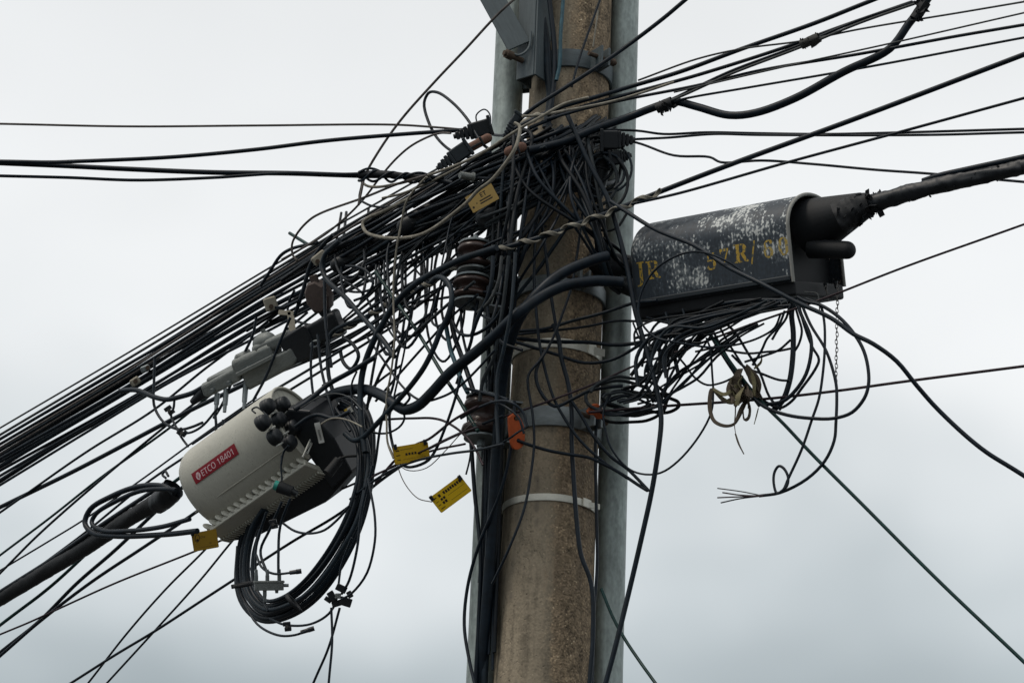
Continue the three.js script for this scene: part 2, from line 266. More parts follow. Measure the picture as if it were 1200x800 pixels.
cables(`
X k 6 0,0.12,0.14,0.1,0|0,594 90,550 210,487 300,443 370,403 424,374 467,350 507,330 545,306 582,293 633,278 670,265 716,248 755,232 850,195 1000,140 1200,64|long black messenger cable wrapped in pale lashing wire where it crosses the pole
R k 3.6 0.12,0|740,239 797,226 920,191 1046,157 1200,115|black cable forking off the wrapped messenger and running just below it over the splice box
R k 5 0.02,0|590,160 620,130 660,104 700,78 740,50 778,21 803,0|black cable climbing steeply past the rusty clamp bolt away from the pole head
R k 5.2 0.05,0|600,152 650,128 700,113 740,101 797,84 870,57 955,27 1023,0|thick black span with a thin grey wire riding on it above the bowed cable
R g 2.4 0.07,0|748,94 817,69 870,57 939,48 1008,34 1123,15 1200,2|thin grey wire riding on the thick black span above the bowed cable
R k 4.6 0.04,0|620,150 680,126 740,109 817,88 924,54 978,34 1070,2|black span that runs up to the taped end of the bowed cable
R k 4 0.08,0|640,140 690,126 740,115 817,100 893,82 1008,63 1123,42 1200,29
R g 2.2 0.1,0|790,108 924,77 1047,50 1200,15|very thin grey wire running loosely above two black spans behind the bowed cable
R k2 3 0.06,0|790,119 805,115 874,103 1008,80 1200,44|thin black span leaving the black tape joint below the bowed cable end
R k 3.6 0.05,0|770,124 790,115 855,84 932,55 1008,23 1073,2|black span passing through the ragged grey tape joint beside a grey one
R g 3.2 0.07,0.02|775,122 800,112 858,86 934,57 1010,26 1076,3|grey span passing through the ragged grey tape joint
X k 9.5 0.06,0.03,0|620,176 660,166 700,150 740,136 763,127 790,119 817,125 855,135 886,132 932,115 989,84 1043,57 1066,27 1079,11 1092,-8|thick black cable sagging in a bow between its taped end and the pole
R k 3.2 0|700,152 746,153 778,157 828,155 886,156 970,157 1062,155 1200,151|upper black cable of the wavy level pair leaving the black ribbed connector
R k 3.2 0.01|700,165 746,163 786,161 836,157 890,158 1085,158 1200,155|lower black cable of the wavy level pair leaving the black ribbed connector
X k 3.2 0.02|705,160 746,167 790,182 832,184 845,190 893,188 951,192 1028,199 1085,203 1200,213|thin kinked black cable passing behind the trunk cable of the splice box
X p 2.8 0.02,0.05,0.05|585,490 640,471 700,448 745,428 800,410 880,380 965,350 1060,313 1200,263|long thin purplish wire crossing the grey clamp and running on under the splice box
X p 3.6 0.03|690,483 775,476 890,468 980,458 1060,447 1200,429|thin dark wire running nearly level through the dry fibre clump
X n 4.2 0.06,0.05,0.02|815,370 840,402 866,438 892,470 920,498 950,530 1010,590 1100,680 1200,775|dark green drop wire running steeply down from the dry fibre clump
X n 4.2 -0.1,0.02|705,690 718,722 732,748 750,775 768,800|short dark green wire dropping out from behind the conduit foot
X k 6 0.05,0.1,0.12,0.06|663,130 672,150 690,190 712,232 723,266 736,318 744,362 759,415 771,462 775,490 772,525 764,575 752,630 738,690 722,755 710,800|long black cable falling past the splice box and across the conduit
X k 5.4 0.1,0.34,0.3,0.1|716,236 733,247 769,269 815,288 854,313 892,332 934,354 975,373 1000,391 1024,403 1051,423 1075,452 1100,480 1150,525 1200,557|black cable draped across the lettered side of the splice box and away downward
X k 2.8 0.3,0.34,0.32,0.3,0.2|870,318 854,307 826,296 804,296 771,313 754,337 748,362 753,380 768,395 787,400 810,404 835,407 859,404|thin black wire arching over the lettered side of the splice box
F k 5 -0.05,0.02,0.1|604,396 640,400 690,401 720,404 750,401 780,389 810,373 840,358 880,352 930,352
F k 4.2 -0.02,0.02,0.08|596,398 648,414 685,425 715,422 735,413 752,403 780,391 815,378 860,364 920,358
F k2 4.2 -0.03,0.02,0.06|606,388 640,385 670,376 690,371 712,365 739,356 770,352
F k 3.2 -0.02,0|604,392 660,386 690,382 720,376 759,376 783,370 807,368 850,362 925,356
F k 2.8 0.02|800,382 783,395 769,406 757,418 746,430 745,439 756,442 772,437 795,428
F k 2.8 0.05|812,375 790,390 770,404 761,420 756,434 757,448 764,462
F k 3.4 0.03|850,372 825,395 797,415 771,431 750,446 738,460
F k 3.8 0.04|862,392 837,412 812,426 795,437 780,454 770,470
F k 3.2 0.06|868,396 840,418 819,442 800,454 789,460 772,474
F k 3.6 0.02|840,385 804,407 786,424 774,438 766,460
F k 3 0.01|832,378 800,416 786,440 776,462
F k 3.2 0.05|880,380 846,398 826,420 805,446 784,464
F k 2.6 0.04|790,412 805,430 814,442 829,451 847,448 858,443
F k 2.6 0.08,0.05|828,396 833,410 834,424 835,440 836,457 834,482 820,510 795,540 774,554 751,555 734,547 716,524 709,501 707,484 712,466
X k 4 0.02|670,470 682,488 695,510 716,535 735,549 752,566 760,575 751,570 725,553 702,541 690,536 665,532 644,528 620,521 604,515|black wire doubled back in a sharp bend beside the conduit under the coil
F k 3 0.06|920,364 913,381 899,397 893,410 882,428
F k 2.6 0.03|915,368 908,384 891,395 867,403 840,407 815,412
F k 3 0.05|928,408 913,411 900,412 877,414 850,410
F k 3 0.07|927,398 913,410 895,417 873,424
F k 3 0.03|926,446 913,445 891,437 873,430 858,416
F k 3.2 0.05|835,386 847,410 860,434 877,458 890,476
F k 3.2 0.03|848,376 862,390 877,414 891,437 902,465 915,480
F k 3.2 0.01|825,380 838,402 852,424 866,446 872,462
F k 2.8 0.02|842,380 854,402 868,424 884,450 897,474
F n 3.2 0.05|845,405 856,424 868,440 880,462
F k 2.4 0.04|742,378 752,400 768,410 790,406 812,396
F k 3 0.02|758,372 790,380 824,384 860,372 900,362
F k 3 0.05|770,388 800,392 830,384 870,368 915,356
F k 3.6 0.03|745,396 790,384 835,370 880,360 935,350
F k 3 0.06|780,366 785,382 796,396 818,402 842,394
F k 2.8 0.07|800,362 806,378 822,392 846,388 870,374
G k 6.5 0.02|932,350 928,366 930,390 929,423 925,449 917,470 905,482
G k 4.5 0.05|934,352 939,368 950,394 951,412 945,438 932,458 918,470 898,474
G k 3.4 0.03|936,354 941,375 952,406 960,421 956,432 939,456 928,470 914,478 896,470
X k 3.4 0.07|945,350 961,357 966,375 967,403 965,434 960,467 952,491 940,526 924,561 918,574 911,578 907,566 908,553 913,546 919,549 924,560 922,570 914,577|thin black cable ending in a small knotted loop below the splice box
X k 3.8 0.05|938,352 950,380 969,412 980,449 981,467 980,495 978,516 967,540 946,561 915,577 890,581|black cable curving under the splice box to a frayed four strand end
G k 4.4 0.08|935,348 945,353 961,357 983,371 1002,392 1013,412 1018,434 1018,452 1013,467 999,483 978,490 950,490 922,486 897,477 880,464
G k 3 0.02|930,352 936,372 940,388 936,404 928,416
G k 3 0.04|926,352 922,372 912,386 905,398
X g 1.4 0.05|895,581 870,576 841,572|thin frayed strand end, topmost of the frayed cable end
X p 1.7 0.055|895,581 868,580 847,577|short frayed strand end, second from the top of the frayed cable end
X p 1.7 0.06|895,581 866,582 841,583|short frayed strand end, third from the top of the frayed cable end
X k 1.7 0.05|893,581 868,584 845,589|short frayed strand end, lowest of the frayed cable end
X g 1.6 0.05|943,342 958,344 960,352 961,368|thin bent wire hook under the end of the splice box
`);
cables(`
X u 2.8 @-0.1,0.1|0,145 150,148 300,147 460,146 510,149 545,152|single thin brownish level wire running highest across the open sky to the pole
H k 5 @-0.1,0.12|0,189 60,190 90,189 200,184 300,175 380,165 460,158 545,152
H k 6 @-0.12,0.1|0,191 70,194 150,198 250,202 340,203 400,205 440,206 490,206 530,215
H k 4 @-0.14,0.1|0,206 80,208 160,211 250,208 330,203 400,204 450,203 520,208
X u 3 0.1,0.35|612,-8 598,3 580,20 545,58 510,95 470,140 445,175 428,205 423,225 420,240|grey brown wire falling steeply from the bracket brace past the black loop
T k 2.8 0.3|424,200 424,215 421,232 428,238 440,242 470,240 510,226 540,210
X u 2.6 0.28,0.2|528,156 515,156 500,161 480,172 462,188 445,208 430,228 412,248 380,275 330,304|thin taupe wire curving away under the black loop down to the bundle
X k 3.6 0.12|575,176 565,168 548,140 530,120 512,108 502,109 497,120 503,145 515,165 535,180 556,184 575,178|single open black cable loop standing up above the ribbed connectors
X k 1.8 0.1|560,148 558,135 567,128 574,134 575,147|tiny black wire loop on top of the ribbed connector
X t 3.4 0.34,0.3,0.26|690,114 677,117 660,122 635,136 610,150 560,182 517,200 492,208 467,215 437,219 426,215 422,205|pale taupe wire slanting over the connectors to a hooked end
X t 3.2 0.2,0.3|790,96 760,106 720,118 660,130 630,135 612,136|pale taupe wire running out from the slate grey connector over the pole
X t 4.2 0.3,0.34,0.36,0.3|603,144 609,148 608,160 602,177 577,210 560,223 547,237 525,255 510,266 492,275 469,279 442,277 428,271 425,261 430,256 448,248 480,232|pale taupe cable making a broad U shaped loop in front of the dark bundle
X t 2.6 0.4,0.34,0.3|500,207 484,224 475,239 471,257 465,289 463,305 461,330 461,355 462,400 458,437 453,465 453,495 454,518 461,537|pale beige wire hanging straight down through the tangle
X u 2.8 0.3,0.2|500,205 467,215 430,230 375,250 362,258 349,272 342,286 343,299 348,305|taupe wire bent into an outlying corner above the bundle edge
X n 4 0.12|339,273 360,286|short dark green stub of cut cable poking out above the bundle
X t 3 0.15|448,232 470,227 500,215 540,195|short pale wire lying along the top of the cable bundle
B g 2.4 0|0,501 150,413 300,323 360,287 390,267 420,250 480,216 540,182
B g 3.4 0.02|0,509 150,420 300,329 420,257 500,213 600,160
B k 3.6 -0.02|0,514 150,427 300,334 400,272 470,236 560,190 630,150
B k 4 0|0,520 150,432 300,339 420,267 520,215 650,152
B k2 5 0.03|0,527 150,438 300,345 420,274 520,222 600,190 690,150
B k 5 -0.03|0,533 150,446 300,350 420,284 500,240 610,180 700,160
B k 4.6 0.05|0,537 150,452 300,357 400,301 480,254 560,222 660,170
B k 4 0|0,541 150,456 300,362 420,298 520,240 620,195
B k2 5.6 0.02|0,546 150,458 300,369 400,317 500,256 600,215
B k 4 -0.04|0,551 150,468 300,379 420,312 520,262 600,235
B k 3.6 0.04|0,557 150,470 300,376 400,325 480,285 560,240 640,200
B k 6 0|0,563 80,513 150,474 230,428 300,388 380,350 450,305 520,270 580,240
B k 3.4 0.05|0,568 100,507 200,447 300,395 370,358 440,325 500,290 560,262
B u 2.6 0.06|0,524 150,434 300,336 350,305 420,261 480,225
B u 2.4 0.04|0,531 150,441 300,348 400,287 470,240 520,210
B k 3 0.03|0,600 100,530 180,480 240,432 290,395 332,362 380,330
L n 3 0|0,650 60,605 117,560 200,500 262,450 330,398 400,345 470,300
L k 3 0.02|0,671 45,626 120,560 200,494 262,446 310,408 360,366
L k 2.2 0|0,668 60,632 99,608 168,560 230,515 300,466
L k 3 0.03|10,690 48,662 99,624 171,566 240,520 310,475 400,420 480,370
L n 4 0|0,732 60,686 132,620 190,575 250,530
L k 4.4 0|0,764 45,728 90,683 135,644 192,590 240,548
L k 4 0.03|0,768 45,729 105,683 168,641 222,605 300,550
L p 2.6 0.05|0,743 36,728 75,710 135,683 225,647 300,616 360,590 440,556 500,530 545,520
L k 2.6 0|103,800 150,740 195,689 237,647 290,590 340,540
L k 2.6 0.03|125,800 180,740 234,680 276,629 330,570 380,520
L k 3.4 0.05|83,800 135,767 180,740 240,701 277,677 340,636 400,600 450,560 500,527 545,505 590,487
`);
cables(`
X k 13 0.12,0.16,0.02,-0.1|712,300 700,303 661,319 634,340 610,370 598,400 590,440 584,500 578,600 571,700 563,800|thick black hose running from the box neck down between the pole and the conduit
X k 13 0.15,0.18,0.25,0.3,0.2|730,331 705,329 689,330 661,335 634,348 606,368 580,393 557,413 527,437 505,461 490,475 475,480 466,476 452,466 432,457 417,456 395,460 378,468|thick black hose swooping from the box across the pole to the white housing
T k2 7.5 0.2,0.3,0.3|582,290 560,297 545,302 515,316 492,329 466,352 448,380 433,410 425,435 422,465 424,500 428,530
T k2 6.5 0.28,0.32,0.3|505,331 512,325 521,327 528,337 529,354 524,372 516,388 509,406 497,430 482,451 469,466 455,482 440,498 426,512 415,516 404,508
T n 4.6 0.2|440,318 455,340 469,360 490,390 518,437 535,463 547,484 560,505
T b 5.5 0.15|522,378 525,395 528,410 533,424 540,444 548,460
T k 6 0.12|528,370 532,392 540,415 548,438 556,462
T k 3.2 0.22|474,372 470,400 465,420 461,450 449,486 444,510 440,540 433,570
T k 2.4 0.24|482,360 477,392 472,420 464,454 456,490
T k 3.6 0.26|455,455 456,480 457,505 461,525 466,539 474,546 483,547 502,539 511,526 522,500 533,468 540,440
T k 2.6 0.28|418,435 412,450 414,480 422,498 435,506 455,507 470,498 474,489 470,480
T k 3 0.3|440,500 446,490 455,477 465,463 476,460 480,466 476,472 468,478
T k 3 0.24|430,395 450,423 470,451 485,465 498,470 515,466 530,459 545,447 560,432 580,410
T p 3 0.22|448,492 458,491 485,490 507,490 522,494 545,510 557,526 566,545
T p 3.2 0.26|440,566 464,538 485,522 503,514 530,493 545,484 560,476
T p 2.4 0.28|430,562 476,538 515,519 539,508 560,500
T k 3.2 0.3|410,585 440,562 465,548 494,538 530,531 560,527 590,520
T k2 6 0.3|398,282 390,289 381,298 377,311 381,325 393,338 405,349 418,364 436,384 450,400 462,418
T k 4 0.26|379,300 380,325 381,370 384,400 388,430
T k 3.4 0.2|405,312 420,313 432,320 437,332 430,345 415,352
T k 3 0.15|402,325 420,324 436,330
T k 3 0.12|398,338 415,342 432,340 450,328
T k 3 0.1|404,330 418,338 430,350 440,372
T k 3 0.1|345,340 339,352 337,368 345,375 360,380
T k 4 0.2|330,345 322,350 318,358 330,360 350,352
T k 4 0.16|305,335 316,318 328,300 340,292 372,284
T k 5 0.18|345,370 355,340 362,315 372,295 390,275
T k2 5 0.2|430,372 405,380 387,392 384,412 385,440 391,462
T k 4.5 0.18|402,395 414,404 420,418 412,432 402,424 398,408
T k 3.6 0.2|378,452 400,440 424,428 450,408 480,385 512,362
T k4 3.8 0.22|430,475 452,425 478,398 505,374 530,352 556,330
T k 3 0.18|440,470 475,430 500,402 530,370 560,345
T k 3 0.2|402,490 420,470 446,445 470,428
T k 3.4 0.14|470,355 500,352 520,349 545,345 570,342 588,345
T k4 3.4 0.2|470,300 462,340 452,372 444,400 436,440 430,480
T k 3 0.22|515,338 508,362 506,376 512,382 520,378 527,366
T k 3.4 0.14|540,350 552,360 566,370 580,376
T k 4 0.14|560,350 556,375 552,400 545,420 535,450
T k 3.2 0.16|540,360 541,385 546,410 550,425
T k 4 0.18|530,375 536,388 546,393 558,391 570,384 582,372 590,358
T k 4 0.12|572,335 571,360 576,385 590,402 612,410
T k 5 0.2|578,300 576,330 570,352 560,372 552,395
T g 4 0.2|588,300 584,330 574,352 560,366
T k4 4.4 0.2|596,300 592,340 586,380 578,420 566,446 562,470
T k2 4.4 0.22|604,296 602,330 598,370 590,410 583,440 582,480 584,520
T k 3 0.2|575,470 595,478 608,490 614,508
T k 3.4 0.24|540,490 560,478 582,470 600,472 612,482 618,500
T k 3.8 0.2|546,455 575,462 595,468
T u 1.2 0.3|455,520 464,540 470,558 478,572 490,584 506,588
T u 1.2 0.28|458,532 475,550 500,548 520,530 540,508 560,490
T k 2.2 0.2|553,518 550,540 546,556
T k 3.4 0.3|393,478 402,492 410,505
D k 3.6 0.02|650,165 636,215 628,270 626,330 628,360 632,400 638,430 648,464 658,484 680,516 706,540 735,560
D k 3.2 0.03|690,180 684,240 676,300 670,335 662,360 648,396 636,418 619,440 621,466 624,484 626,518 622,556 614,597 595,646 577,684
D k 5.4 0|648,380 654,394 658,420 666,450 670,480 670,518 672,556 676,612 681,650 693,684 695,744 691,800
D k 4.4 0.02|640,410 631,426 628,440 634,460 650,476 670,468 690,458 710,454 730,452
D k 4 0|603,470 599,522 587,575 561,639 548,687 544,732 550,774 556,800
D k 5 -0.06|548,480 552,519 556,575 563,650 561,725 557,800
D k 4 0|618,190 630,235 640,300 644,335 648,360 652,385
D k2 7 -0.14|572,430 568,500 566,580 564,650 558,730 552,800
D k2 9 -0.1|588,400 582,470 580,540 577,620 572,700 567,800
D k 4 -0.1|700,480 698,520 699,600 700,660 696,720 694,800
D k2 9.5 -0.1|632,0 640,50 642,83 645,118 640,150
D k 6 -0.07|644,0 650,58 649,100 644,135
D b 4.5 -0.06|660,0 657,42 656,75 652,94
X k 3 0|703,0 687,45 677,75 670,102|thin straight black wire dropping in front of the clamp on the upper pole
X t 2 -0.06|701,12 697,40 695,55|short pale wire behind the rusty bolt on the upper pole
O k 7 0.12,0.32,0.30|395,468 412,476 426,500 429,530 427,565 416,610 396,650 366,690 336,712 310,718 292,702 284,680 285,645 293,615 305,596
O k 7 0.15,0.35,0.33|390,474 408,482 422,506 425,535 422,568 410,608 390,646 361,684 333,705 311,710 297,697 290,676 291,645 299,618 312,598
O k 7 0.10,0.30,0.28|398,464 418,472 432,498 434,530 432,566 421,612 402,652 372,694 339,718 308,724 287,707 279,682 280,645 288,615 302,592
O k2 6 0.17,0.37,0.35|400,472 415,482 424,502 432,535 429,565 419,608 398,648 369,688 337,709 311,714 294,700 287,680 288,645 296,616 308,597
O k 6 0.07,0.27,0.25|402,460 424,472 436,500 437,535 434,570 424,612 404,656 374,698 340,722 306,727 284,708 277,684 279,640
O k 5 0.18,0.38,0.36|385,480 402,488 416,508 420,535 418,565 406,604 386,642 357,680 331,700 312,704 301,693 296,676 297,648 305,620
N k 3 0.6|286,707 301,731 325,744 345,744 362,738
N k 3 0.58|316,725 334,732 364,731 385,719 395,704
N k 3 0.62|431,560 439,605 439,635 430,671 412,695 400,702
N k 3.2 0.6|437,545 424,596 418,644 409,680 400,696
N k 2.8 0.6|412,630 400,662 396,689
N k 3 0.6|388,712 389,752 385,800
N k 3 0.58|398,712 385,758 367,800
N k 3.4 0.6|340,584 328,617 326,650 326,672
N k 3.4 0.62|330,588 316,620 305,645 313,672
N k 3.4 0.6|312,600 300,640 299,668
N k 3 0.62|300,650 306,664 320,672 340,671 348,670
N k 3 0.58|330,612 345,622 362,625 380,621 396,608 410,592
N k 3.4 0.6|310,694 310,708 314,716
J k 6 0.42|240,452 226,460 210,465 195,468 180,465 159,457 140,458
J k 3.4 0.4|181,420 180,450 180,474 189,492 200,500 212,503 225,500 237,495
J k 3 0.42|204,468 203,478 200,486 206,500 212,512 220,523
J k 3 0.42|215,508 225,506 238,498 255,478
J k 3.4 0.35|300,372 296,392 278,430 262,470 250,490
J k 3.4 0.35|340,372 328,400 312,440 296,470
J k 3.2 0.3|366,400 364,430 368,470 376,500
J k 3.4 0.34|372,392 376,430 383,460 392,490
O k 6.5 0.55,0.6,0.6|204,578 192,570 162,570 129,582 105,597 99,612 108,624 135,628 195,626 231,622
O k 5.5 0.57,0.6,0.62|206,574 192,573 165,575 136,587 112,602 107,612 118,621 150,622 190,617 222,608
J k 3 0.62|194,560 190,556 193,552 197,558
J k 3.2 0.3|225,520 300,470 350,440 400,410
`);
// more strands of the same knots, each its own cable, laid by a seeded generator along the way the traced ones run
{
  const r = rng(4217), u = (a, b) => a + (b - a) * r(), mats = ['k', 'k', 'k', 'k2', 'k3', 'k3', 'k4'];
  const pick = () => mats[Math.floor(r() * mats.length)], z2 = (a, b) => u(a, b).toFixed(3) + ',' + u(a, b).toFixed(3);
  for (let i = 0; i < 4; i++) {                                               // inner strands of the bundle over its whole length
    const t = (i + r()) / 4, y0 = 505 + 58 * t, dy = 331 + 52 * t;
    cable('B', pick(), u(2.4, 4.4), z2(-0.1, 0.1), [0, y0, 150, (y0 + dy) / 2 + u(-3, 3), 300, dy + u(-4, 4), 400, 276 + 50 * t + u(-4, 4), 470, 236 + 54 * t + u(-5, 5), 540, 195 + 62 * t + u(-8, 8), u(585, 640), u(150, 235)]);
  }
  for (let i = 0; i < 13; i++) {                                              // strands that join it nearer the pole
    const t = r(), x0 = u(270, 390), y0 = 505 + 58 * t - x0 * (0.575 + 0.0 * t), x1 = u(575, 690), f = (x) => 505 + 62 * t - x * 0.585 + (x > 420 ? (x - 420) * 0.06 * t : 0);
    cable('B1', pick(), u(3, 5.2), z2(-0.12, 0.1), [x0, f(x0) + u(-4, 4), x0 + 30, f(x0 + 30) + u(-3, 3), 430, f(430) + u(-7, 7), 500, f(500) + u(-9, 9), 560, f(560) + u(-10, 10), x1, Math.max(128, f(x1) + u(-10, 22))]);
  }
  for (let i = 0; i < 10; i++) {                                              // long slack lengths between the line device and the knot
    const x0 = u(262, 400), y0 = 452 - (x0 - 262) * 0.36 + u(-10, 12), x1 = u(545, 610), y1 = u(205, 320), b = u(-14, 30);
    cable('T1', pick(), u(2.4, 4.4), '0.02,' + z2(0, 0.22) + ',-0.1', [x0, y0, x0 + (x1 - x0) * 0.25, y0 + (y1 - y0) * 0.22 + b * 0.6, x0 + (x1 - x0) * 0.5, y0 + (y1 - y0) * 0.5 + b, x0 + (x1 - x0) * 0.78, y0 + (y1 - y0) * 0.8 + b * 0.5, x1, y1, x1 + 30, y1 - u(5, 40)]);
  }
  for (let i = 0; i < 9; i++) {                                               // long bights dropping out of the bundle
    const x0 = u(420, 560), y0 = 505 - x0 * 0.5, L = u(90, 200), d = u(-40, 10), w = u(14, 46);
    cable('T', pick(), u(2.2, 3.8), '-0.12,' + z2(0.05, 0.26) + ',-0.1', [x0 + 30, y0 - 28, x0, y0 + 6, x0 + d * 0.5 - 4, y0 + L * 0.45, x0 + d, y0 + L * 0.85, x0 + d + w * 0.5, y0 + L, x0 + d + w, y0 + L * 0.8, x0 + d * 0.4 + w * 1.2, y0 + L * 0.35, x0 + w * 1.3, y0 - 30]);
  }
  for (let i = 0; i < 8; i++) {                                               // short bights
    const x0 = u(400, 580), y0 = u(255, 310) + (560 - x0) * 0.25, w = u(8, 30), h = u(30, 80);
    cable('T2', pick(), u(2.4, 4), '-0.12,' + z2(0, 0.28) + ',-0.12', [x0 - w * 0.6, y0 - u(30, 60), x0 - w, y0, x0 - w * 0.85, y0 + h * 0.6, x0 - w * 0.3, y0 + h * 0.95, x0 + w * 0.35, y0 + h * 0.92, x0 + w * 0.9, y0 + h * 0.5, x0 + w, y0 - u(0, 20), x0 + w * 1.3, y0 - u(30, 60)]);
  }
  for (let i = 0; i < 32; i++) {                                              // the knot on the pole head, falling lengths that go on beside the pole or into the box sleeve
    const x0 = u(590, 695), y0 = u(150, 195), left = i % 5 < 3, x1 = left ? u(572, 606) : u(700, 726), y1 = left ? u(320, 370) : u(285, 330), b = u(-16, 16), p = [x0 + u(-26, 26), y0 - u(4, 18), x0, y0, x0 + (x1 - x0) * 0.3 + b, y0 + (y1 - y0) * 0.36, x0 + (x1 - x0) * 0.68 + b * 0.7, y0 + (y1 - y0) * 0.7, x1, y1];
    if (left) p.push(u(572, 590), u(420, 480), u(560, 580), u(600, 800)); else p.push(x1 + 14, y1 + 14);
    cable('U1', pick(), u(3, 5.2), left ? '-0.06,' + z2(-0.01, 0.1) + ',-0.06,-0.1' : '-0.06,' + z2(-0.01, 0.1) + ',-0.05', p);
  }
  for (let i = 0; i < 36; i++) {                                              // and lengths that come in from the bundle and pass behind
    const x0 = u(515, 590), y0 = 500 - x0 * 0.46 + u(-45, 30), x1 = u(690, 726), y1 = u(135, 215), b = u(-10, 16);
    cable('U2', pick(), u(3, 5.6), '-0.06,' + z2(-0.04, 0.06) + ',-0.02,-0.34', [x0 - 50, y0 + 28, x0, y0, x0 + (x1 - x0) * 0.3, y0 + (y1 - y0) * 0.35 + b, x0 + (x1 - x0) * 0.6, y0 + (y1 - y0) * 0.65 + b * 0.7, x1 - 14, y1 + 2, x1, y1 - 4]);
  }
  for (let i = 0; i < 9; i++) {                                               // loops turned round the head of the pole
    const cx = u(692, 720), cy = u(180, 230), rx = u(14, 30), ry = u(22, 48), p = [], a0 = u(0, 6), sp = u(4.6, 5.4);
    for (let k = 0; k <= 9; k++) { const a = a0 + k / 9 * sp; p.push(cx + Math.cos(a) * rx, cy + Math.sin(a) * ry); }
    cable('U3', pick(), u(3, 4.4), u(-0.04, 0.06).toFixed(3), p);
  }
  for (let i = 0; i < 9; i++) {                                               // slack flat coil against the conduit
    const cx = u(726, 752), cy = u(464, 480), rx = u(20, 46), ry = u(7, 24), p = [], a0 = u(0, 6.2), tl = u(-0.4, 0.3), sp = u(4.6, 6), gr = u(0.75, 1.2);
    for (let k = 0; k <= 12; k++) { const a = a0 + k / 12 * sp, e = 1 + (gr - 1) * k / 12, x = Math.cos(a) * rx * e, y = Math.sin(a) * ry * e; p.push(cx + x - y * tl + u(-1.5, 1.5), cy + y + x * tl * 0.6 + u(-1.5, 1.5)); }
    cable('C', pick(), u(2.8, 4.4), z2(-0.07, 0.07), p);
  }
  for (let i = 0; i < 20; i++) {                                              // nest right under the box
    const x0 = u(752, 810), y0 = u(372, 398), x1 = u(880, 940), y1 = u(347, 362), b = u(-4, 14), dn = u(20, 70);
    cable('F', pick(), u(2.6, 4.8), u(-0.03, 0.22).toFixed(3), [x0 - u(4, 26), y0 + dn, x0 - u(2, 14), y0 + dn * 0.45, x0 + 8, y0 + 2, x0 + (x1 - x0) * 0.4, y0 + (y1 - y0) * 0.4 + b, x0 + (x1 - x0) * 0.72, y0 + (y1 - y0) * 0.72 + b * 0.6, x1, y1]);
  }
  for (let i = 0; i < 10; i++) {                                              // slanting lengths from the nest to the coil
    const x0 = u(800, 880), y0 = u(365, 395), x1 = u(745, 785), y1 = u(445, 482), b = u(-8, 10);
    cable('F1', pick(), u(2.4, 3.8), u(-0.02, 0.12).toFixed(3), [x0 + 26, y0 - 14, x0, y0, x0 + (x1 - x0) * 0.4 + b, y0 + (y1 - y0) * 0.4 + b, x0 + (x1 - x0) * 0.75 + b, y0 + (y1 - y0) * 0.75, x1, y1, x1 - 20, y1 + 6]);
  }
}

// ------------------------------------------------------------------ lashing wire, trunk cable, duct
function helix(px, a0, pitchPx, rPx, w, n3, mat, label) {                      // wires wound round a traced cable
  const c = new THREE.CatmullRomCurve3(px.map(([x, y, z]) => P(x, y, zb(x) + z)), false, 'centripetal'), len = c.getLength(), m = pxm(c.getPoint(0.5)), g = thing('lashing_wire', label, 'wire');
  const n = Math.round(len / (pitchPx * m) * 16);
  for (let k = 0; k < n3; k++) { const q = []; for (let i = 0; i <= n; i++) { const t = i / n, p = c.getPointAt(t), d = c.getTangentAt(t), s = V(0, 1, 0).cross(d).normalize(), up = d.clone().cross(s), a = a0 + k * 0.42 + i / 16 * tau, R = rPx * (1 + 0.05 * Math.sin(i * 0.7 + k * 2)); q.push(p.addScaledVector(s, Math.cos(a) * R * m).addScaledVector(up, Math.sin(a) * R * m)); } part('strand', tube(q, w / 2 * m, 1, 6), mat, g); }
  return g;
}
const msg = [[370, 403, 0.129], [424, 374, 0.131], [467, 350, 0.134], [507, 330, 0.137], [545, 306, 0.139], [582, 293, 0.136], [633, 278, 0.13], [670, 265, 0.125], [716, 248, 0.12], [755, 232, 0.11], [775, 224, 0.1]];
helix(msg.slice(0, 5), 0.3, 26, 3.5, 1.7, 4, K.t, 'pale lashing wires wound round the messenger cable inside the tangle');
helix(msg.slice(5), 0.8, 30, 3.6, 1.8, 4, K.t, 'pale lashing wires wound round the messenger cable in front of the pole');
function raggedTube(pts, r0, r1, amp, seed, seg = 90) {                       // taped cable with torn, uneven wrapping
  const c = new THREE.CatmullRomCurve3(pts, false, 'centripetal'), g = new THREE.TubeGeometry(c, seg, 1, 20, false), p = g.attributes.position, len = c.getLength();
  const fr = []; for (let i = 0; i <= seg; i++) fr.push(c.getPointAt(i / seg));
  for (let i = 0; i < p.count; i++) { const k = Math.floor(i / 21), o = fr[k], t = k / seg, v = V(p.getX(i), p.getY(i), p.getZ(i)).sub(o); let f = fbm(v.x * 1.3 + seed, v.y * 1.3 + t * len * 9, v.z * 1.3 + seed, 3) + 0.6 * fbm(v.x * 3, t * len * 38, v.z * 3 + seed, 2); v.multiplyScalar((r0 + (r1 - r0) * t) * (1 + amp * f)); p.setXYZ(i, o.x + v.x, o.y + v.y, o.z + v.z); }
  g.computeVertexNormals(); return g;
}
